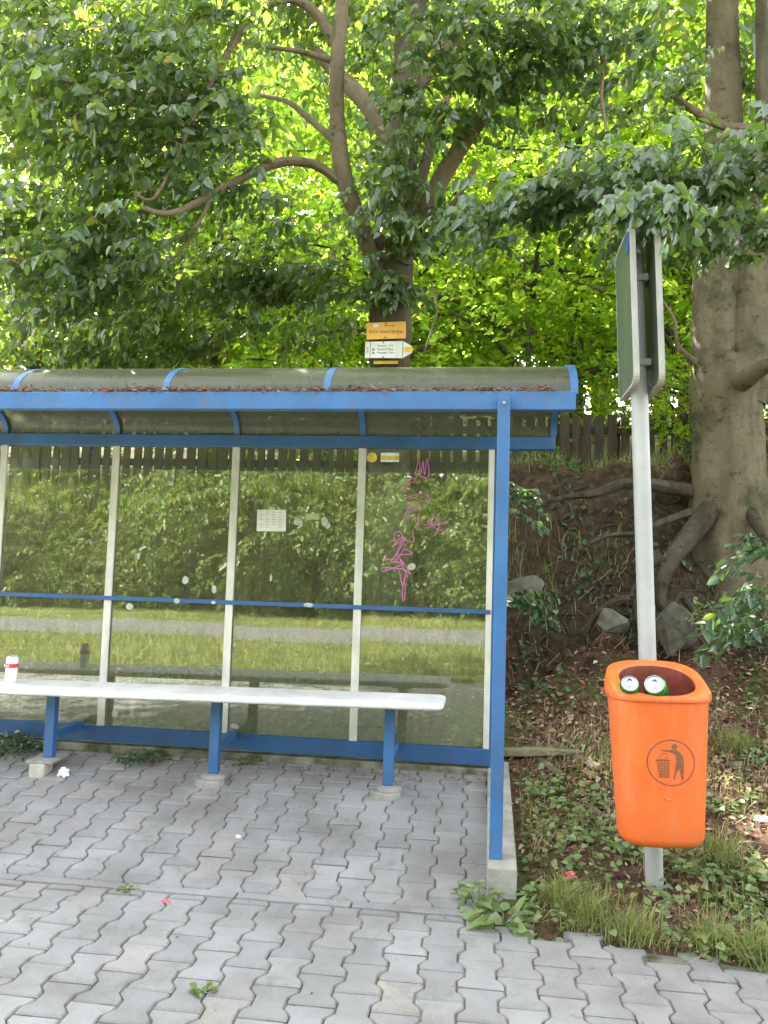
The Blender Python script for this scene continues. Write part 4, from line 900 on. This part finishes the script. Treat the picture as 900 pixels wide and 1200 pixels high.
def blades(P, h, w, m, name, label, lean=.35):
    n = len(P); az = rng.uniform(0, 6.28, n); d = np.stack([np.cos(az), np.sin(az), np.zeros(n)], 1); s = np.stack([-np.sin(az+1), np.cos(az+1), np.zeros(n)], 1)
    h = (h*rng.uniform(.4, 1.2, n))[:, None]; ln = np.abs(rng.normal(0, lean, n))[:, None]; z = np.array([0, 0, 1.])
    p1 = P+z*h*.55+d*h*ln*.35; p2 = P+z*h*(1-ln*.3)+d*h*ln
    V = np.stack([P-s*w, P+s*w, p1+s*w*.8, p1-s*w*.8, p2+s*w*.1, p2-s*w*.1], 1).reshape(-1, 3); b_ = (np.arange(n)*6)[:, None]
    return tag(npmesh(name, V, np.concatenate([b_+np.array([[0, 1, 2, 3]]), b_+np.array([[3, 2, 4, 5]])]), m), label, 'grass', None, 'stuff')
ge = lambda x, y: 0 if not edge(x, y) else max(0, min(1, (.42*sm(3.40, 3.05, y)*sm(.25, .5, x)+.05+1.1*max(0, nz(x, y, 2.6, 7)))*(1-.8*sm(4.3, 5.2, y))))
blades(scatter(34000, .2, 3.8, 2.9, 5.6, ge), .085, .0024, 'grass_blade', 'grass', 'green grass tufts along the paving edge and up the slope', .6)
gd = lambda x, y: 0 if not edge(x, y) else max(0, min(1, .10+1.2*max(0, nz(x, y, 2.3, 17))))
blades(scatter(20000, .2, 3.8, 2.9, 5.6, gd), .09, .0020, 'grass_dry', 'dry_grass', 'dry straw coloured grass mixed into the verge', 1.4)
ft = lambda x, y: max(0, min(1, .25+1.6*nz(x, y, 1.9, 27)))*sm(5.9, 6.3, y)
blades(scatter(9000, -4.5, 3.6, 5.9, 8.2, ft), .17, .0030, 'grass_dry', 'hanging_grass', 'dry grass hanging over the face of the bank', 1.5)
blades(scatter(12000, -4.5, 3.8, 6.6, 8.3, lambda x, y: max(0, min(1, .5+1.5*nz(x, y, 1.5, 37)))), .24, .004, 'grass_blade', 'bank_grass', 'green grass along the top of the bank below the fence', .6)
P = scatter(15000, -4, 3.6, 4.9, 8.0, lambda x, y: max(0, min(1, .10+1.5*nz(x, y, 1.9, 41))))
n = len(P); P[:, 2] += rng.uniform(.01, .12, n); ln = rng.uniform(.03, .07, n)
V, F = leafgeo(P, rng.normal(0, 1, (n, 3)), np.array([0, -.5, 1.])+rng.normal(0, .4, (n, 3)), ln, ln*.7); tag(npmesh('bank_plants', V, F, 'leaf_blue'), 'dark small leaved plants scattered over the bank', 'ground cover', None, 'stuff')
P = scatter(15000, .16, 3.8, 3.1, 6.3, lambda x, y: 0 if not edge(x, y) else .35+.65*sm(3.8, 5.0, y)); P[:, 2] += rng.uniform(.002, .014, len(P))
flakes(P, .045, 'litter', 'leaf_litter', 'red brown fallen leaf litter covering the slope below the bank', 'leaf litter')
P = scatter(2500, -4, .0, 4.9, 6.2, lambda x, y: 1); P[:, 2] += .01; flakes(P, .05, 'litter', 'leaf_litter', 'brown leaf litter behind the glass back wall', 'leaf litter')
# small dry bits on the pavers
n = 420; x = rng.uniform(-3, 1.1, n); y = 2.2+rng.uniform(0, 1, n)**.7*2.5; k = (y < 3.05) | (x < -.02); x, y = x[k], y[k]
flakes(np.stack([x, y, np.array([floor_z(a) for a in y])+.003], 1), .013, 'litter', 'paving_debris', 'tiny dry plant bits strewn over the pavers', 'debris', 1.5, asp=.35)
n = 500; x = rng.uniform(-3.2, .0, n); y = 4.70-np.abs(rng.normal(0, .06, n))
flakes(np.stack([x, y, np.array([floor_z(a) for a in y])+.004], 1), .02, 'litter', 'kerb_debris', 'dry plant bits gathered along the foundation kerb', 'debris', 1.2, asp=.4)
x_ = rng.uniform(-9, 5, 26000); y_ = rng.uniform(-12, -.6, 26000); k_ = ((y_ > -5.3) | (y_ < -9.8)) & (rng.uniform(0, 1, 26000) < .75)
x_, y_ = x_[k_], y_[k_]
blades(np.stack([x_, y_, np.array([gz(a_, b_) for a_, b_ in zip(x_, y_)])], 1), .20, .006, 'grass_blade', 'meadow_grass', 'rough sunlit meadow grass across the paving, mirrored in the panes', .7)
# tufts of long grass over the paving edge, twigs on the verge
for k, (px, py, lab) in enumerate([(690, 1078, 'long grass tuft drooping over the paving edge left of the bin pole'), (742, 1098, 'long grass tuft over the paving edge below the bin'), (660, 1062, 'small grass tuft between the concrete strip and the bin'), (835, 1108, 'long grass tuft over the paving edge right of the bin pole'), (884, 1122, 'grass tuft at the paving edge near the right corner'), (845, 1010, 'upright grass tuft on the verge right of the bin pole'), (860, 880, 'bright grass tuft on the slope at right')]):
    q = atz(px, py, .02); n = 170; pp_ = np.stack([q[0]+rng.normal(0, .035, n), q[1]+rng.normal(0, .028, n), np.full(n, gz(q[0], q[1])-.005)], 1) if k < 5 else None
    if pp_ is None:
        for Y_ in np.arange(3.0, 5.5, .01):
            q = at(px, py, Y_)
            if q[2] <= gz(q[0], q[1]): break
        pp_ = np.stack([q[0]+rng.normal(0, .05, n), q[1]+rng.normal(0, .04, n), np.full(n, gz(q[0], q[1])-.005)], 1)
    g0 = blades(pp_, .17, .0024, 'grass_blade', 'grass_tuft', lab, .9); del g0['kind']; g0['category'] = 'grass tuft'
P = scatter(700, .2, 3.6, 3.2, 6.2, lambda x, y: 1 if edge(x, y) else 0); b = MB()
for p_ in P:
    a_ = random.uniform(0, 6.28); l_ = random.uniform(.03, .16); d_ = np.array([math.cos(a_), math.sin(a_), random.gauss(.05, .12)])*l_
    b.tube([p_+[0, 0, .008], p_+d_*.5+[0, 0, .012+random.random()*.01], p_+d_+[0, 0, .01]], [.0025, .002, .0012], 4, False)
tag(b.build('fallen_twigs', 'dead_wood', fast=True), 'thin brown twigs strewn over the verge and slope', 'twigs', None, 'stuff')
# scraps
def scrap(c, r, m, label, name='paper_scrap', seed=0, cat='litter'):
    bm = bmesh.new(); bmesh.ops.create_icosphere(bm, subdivisions=3, radius=1)
    for v_ in bm.verts:
        p_ = v_.co.copy(); q = p_*(1+.9*noise.noise(p_*2.1+Vector((seed, 0, 0)))); v_.co = Vector((q.x*r[0], q.y*r[1], q.z*r[2]))
    me = bpy.data.meshes.new(name); bm.to_mesh(me); bm.free(); me.materials.append(M[m]); o = bpy.data.objects.new(name, me); C.objects.link(o); o.location = Vector([float(t) for t in c]); return tag(o, label, cat)
def onfloor(px, py, lift=0):
    for Y_ in np.arange(2.2, 5.0, .01):
        q = at(px, py, Y_)
        if q[2] <= (floor_z(Y_) if q[0] < .03 or Y_ < 3.05 else gz(q[0], q[1])): return np.array([q[0], q[1], q[2]+lift])
    return q
scrap(onfloor(74, 910, .018), (.030, .022, .026), 'tissue', 'crumpled white tissue on the pavers beside the left bench leg', 'crumpled_tissue', 2)
scrap(onfloor(194, 1058, .006), (.014, .012, .006), 'red_scrap', 'tiny red and white scrap on the pavers', seed=4)
scrap(onfloor(668, 1034, .03), (.024, .018, .014), 'red_scrap', 'crumpled red scrap among the weeds left of the bin', seed=6)
scrap(onfloor(279, 982, .006), (.010, .008, .007), 'tissue', 'tiny white cigarette end on the shelter floor', seed=7)
scrap(onfloor(716, 1112, .006), (.016, .012, .005), 'residue', 'small pale scrap at the paving edge below the bin', seed=9)
scrap(onfloor(893, 967, .03), (.035, .015, .014), 'tissue', 'crumpled white scrap in the grass at the right edge', seed=10)
scrap(onfloor(780, 1124, .006), (.008, .008, .004), 'tissue', 'tiny white cigarette stub in the grass edge right of the bin pole', seed=11)

# ------------------------------------------------------------------ light, sky, camera
SD = Vector((-.45, .62, .80)).normalized()      # towards the sun: behind the trees, from the left
sun = bpy.data.lights.new('sun', 'SUN'); sun.energy = 5.0; sun.angle = R(.5); sun.color = (1, .95, .86)
so = bpy.data.objects.new('sun', sun); C.objects.link(so); so.rotation_euler = SD.to_track_quat('Z', 'Y').to_euler()
w = bpy.data.worlds.new('World'); bpy.context.scene.world = w; w.use_nodes = True; nt = w.node_tree
bg = nt.nodes['Background']; sky = nt.nodes.new('ShaderNodeTexSky'); sky.sky_type = 'NISHITA'; sky.sun_disc = False
sky.sun_elevation = math.asin(SD.z); sky.sun_rotation = math.atan2(SD.x, SD.y); sky.dust_density = 2.0; sky.air_density = 1.0
hs = nt.nodes.new('ShaderNodeHueSaturation'); hs.inputs['Saturation'].default_value = .24; L(nt, sky.outputs[0], hs.inputs['Color']); L(nt, hs.outputs[0], bg.inputs[0]); bg.inputs[1].default_value = .15
cam = bpy.data.cameras.new('camera'); co = bpy.data.objects.new('camera', cam); C.objects.link(co); bpy.context.scene.camera = co
cam.sensor_fit = 'VERTICAL'; cam.sensor_height = 36; cam.lens = 27; cam.clip_end = 1000; cam.clip_start = .05
mw = Matrix(((rt[0], up[0], -fw[0], 0), (rt[1], up[1], -fw[1], 0), (rt[2], up[2], -fw[2], EYE), (0, 0, 0, 1))); co.matrix_world = mw
S = bpy.context.scene
S.render.engine = 'CYCLES'
S.cycles.max_bounces = 7; S.cycles.diffuse_bounces = 3; S.cycles.transparent_max_bounces = 10; S.cycles.glossy_bounces = 3; S.cycles.transmission_bounces = 5
S.cycles.sample_clamp_indirect = 6
S.view_settings.view_transform = 'Standard'; S.view_settings.look = 'None'; S.view_settings.gamma = 1; S.view_settings.use_curve_mapping = False
S.view_settings.exposure = 3.17
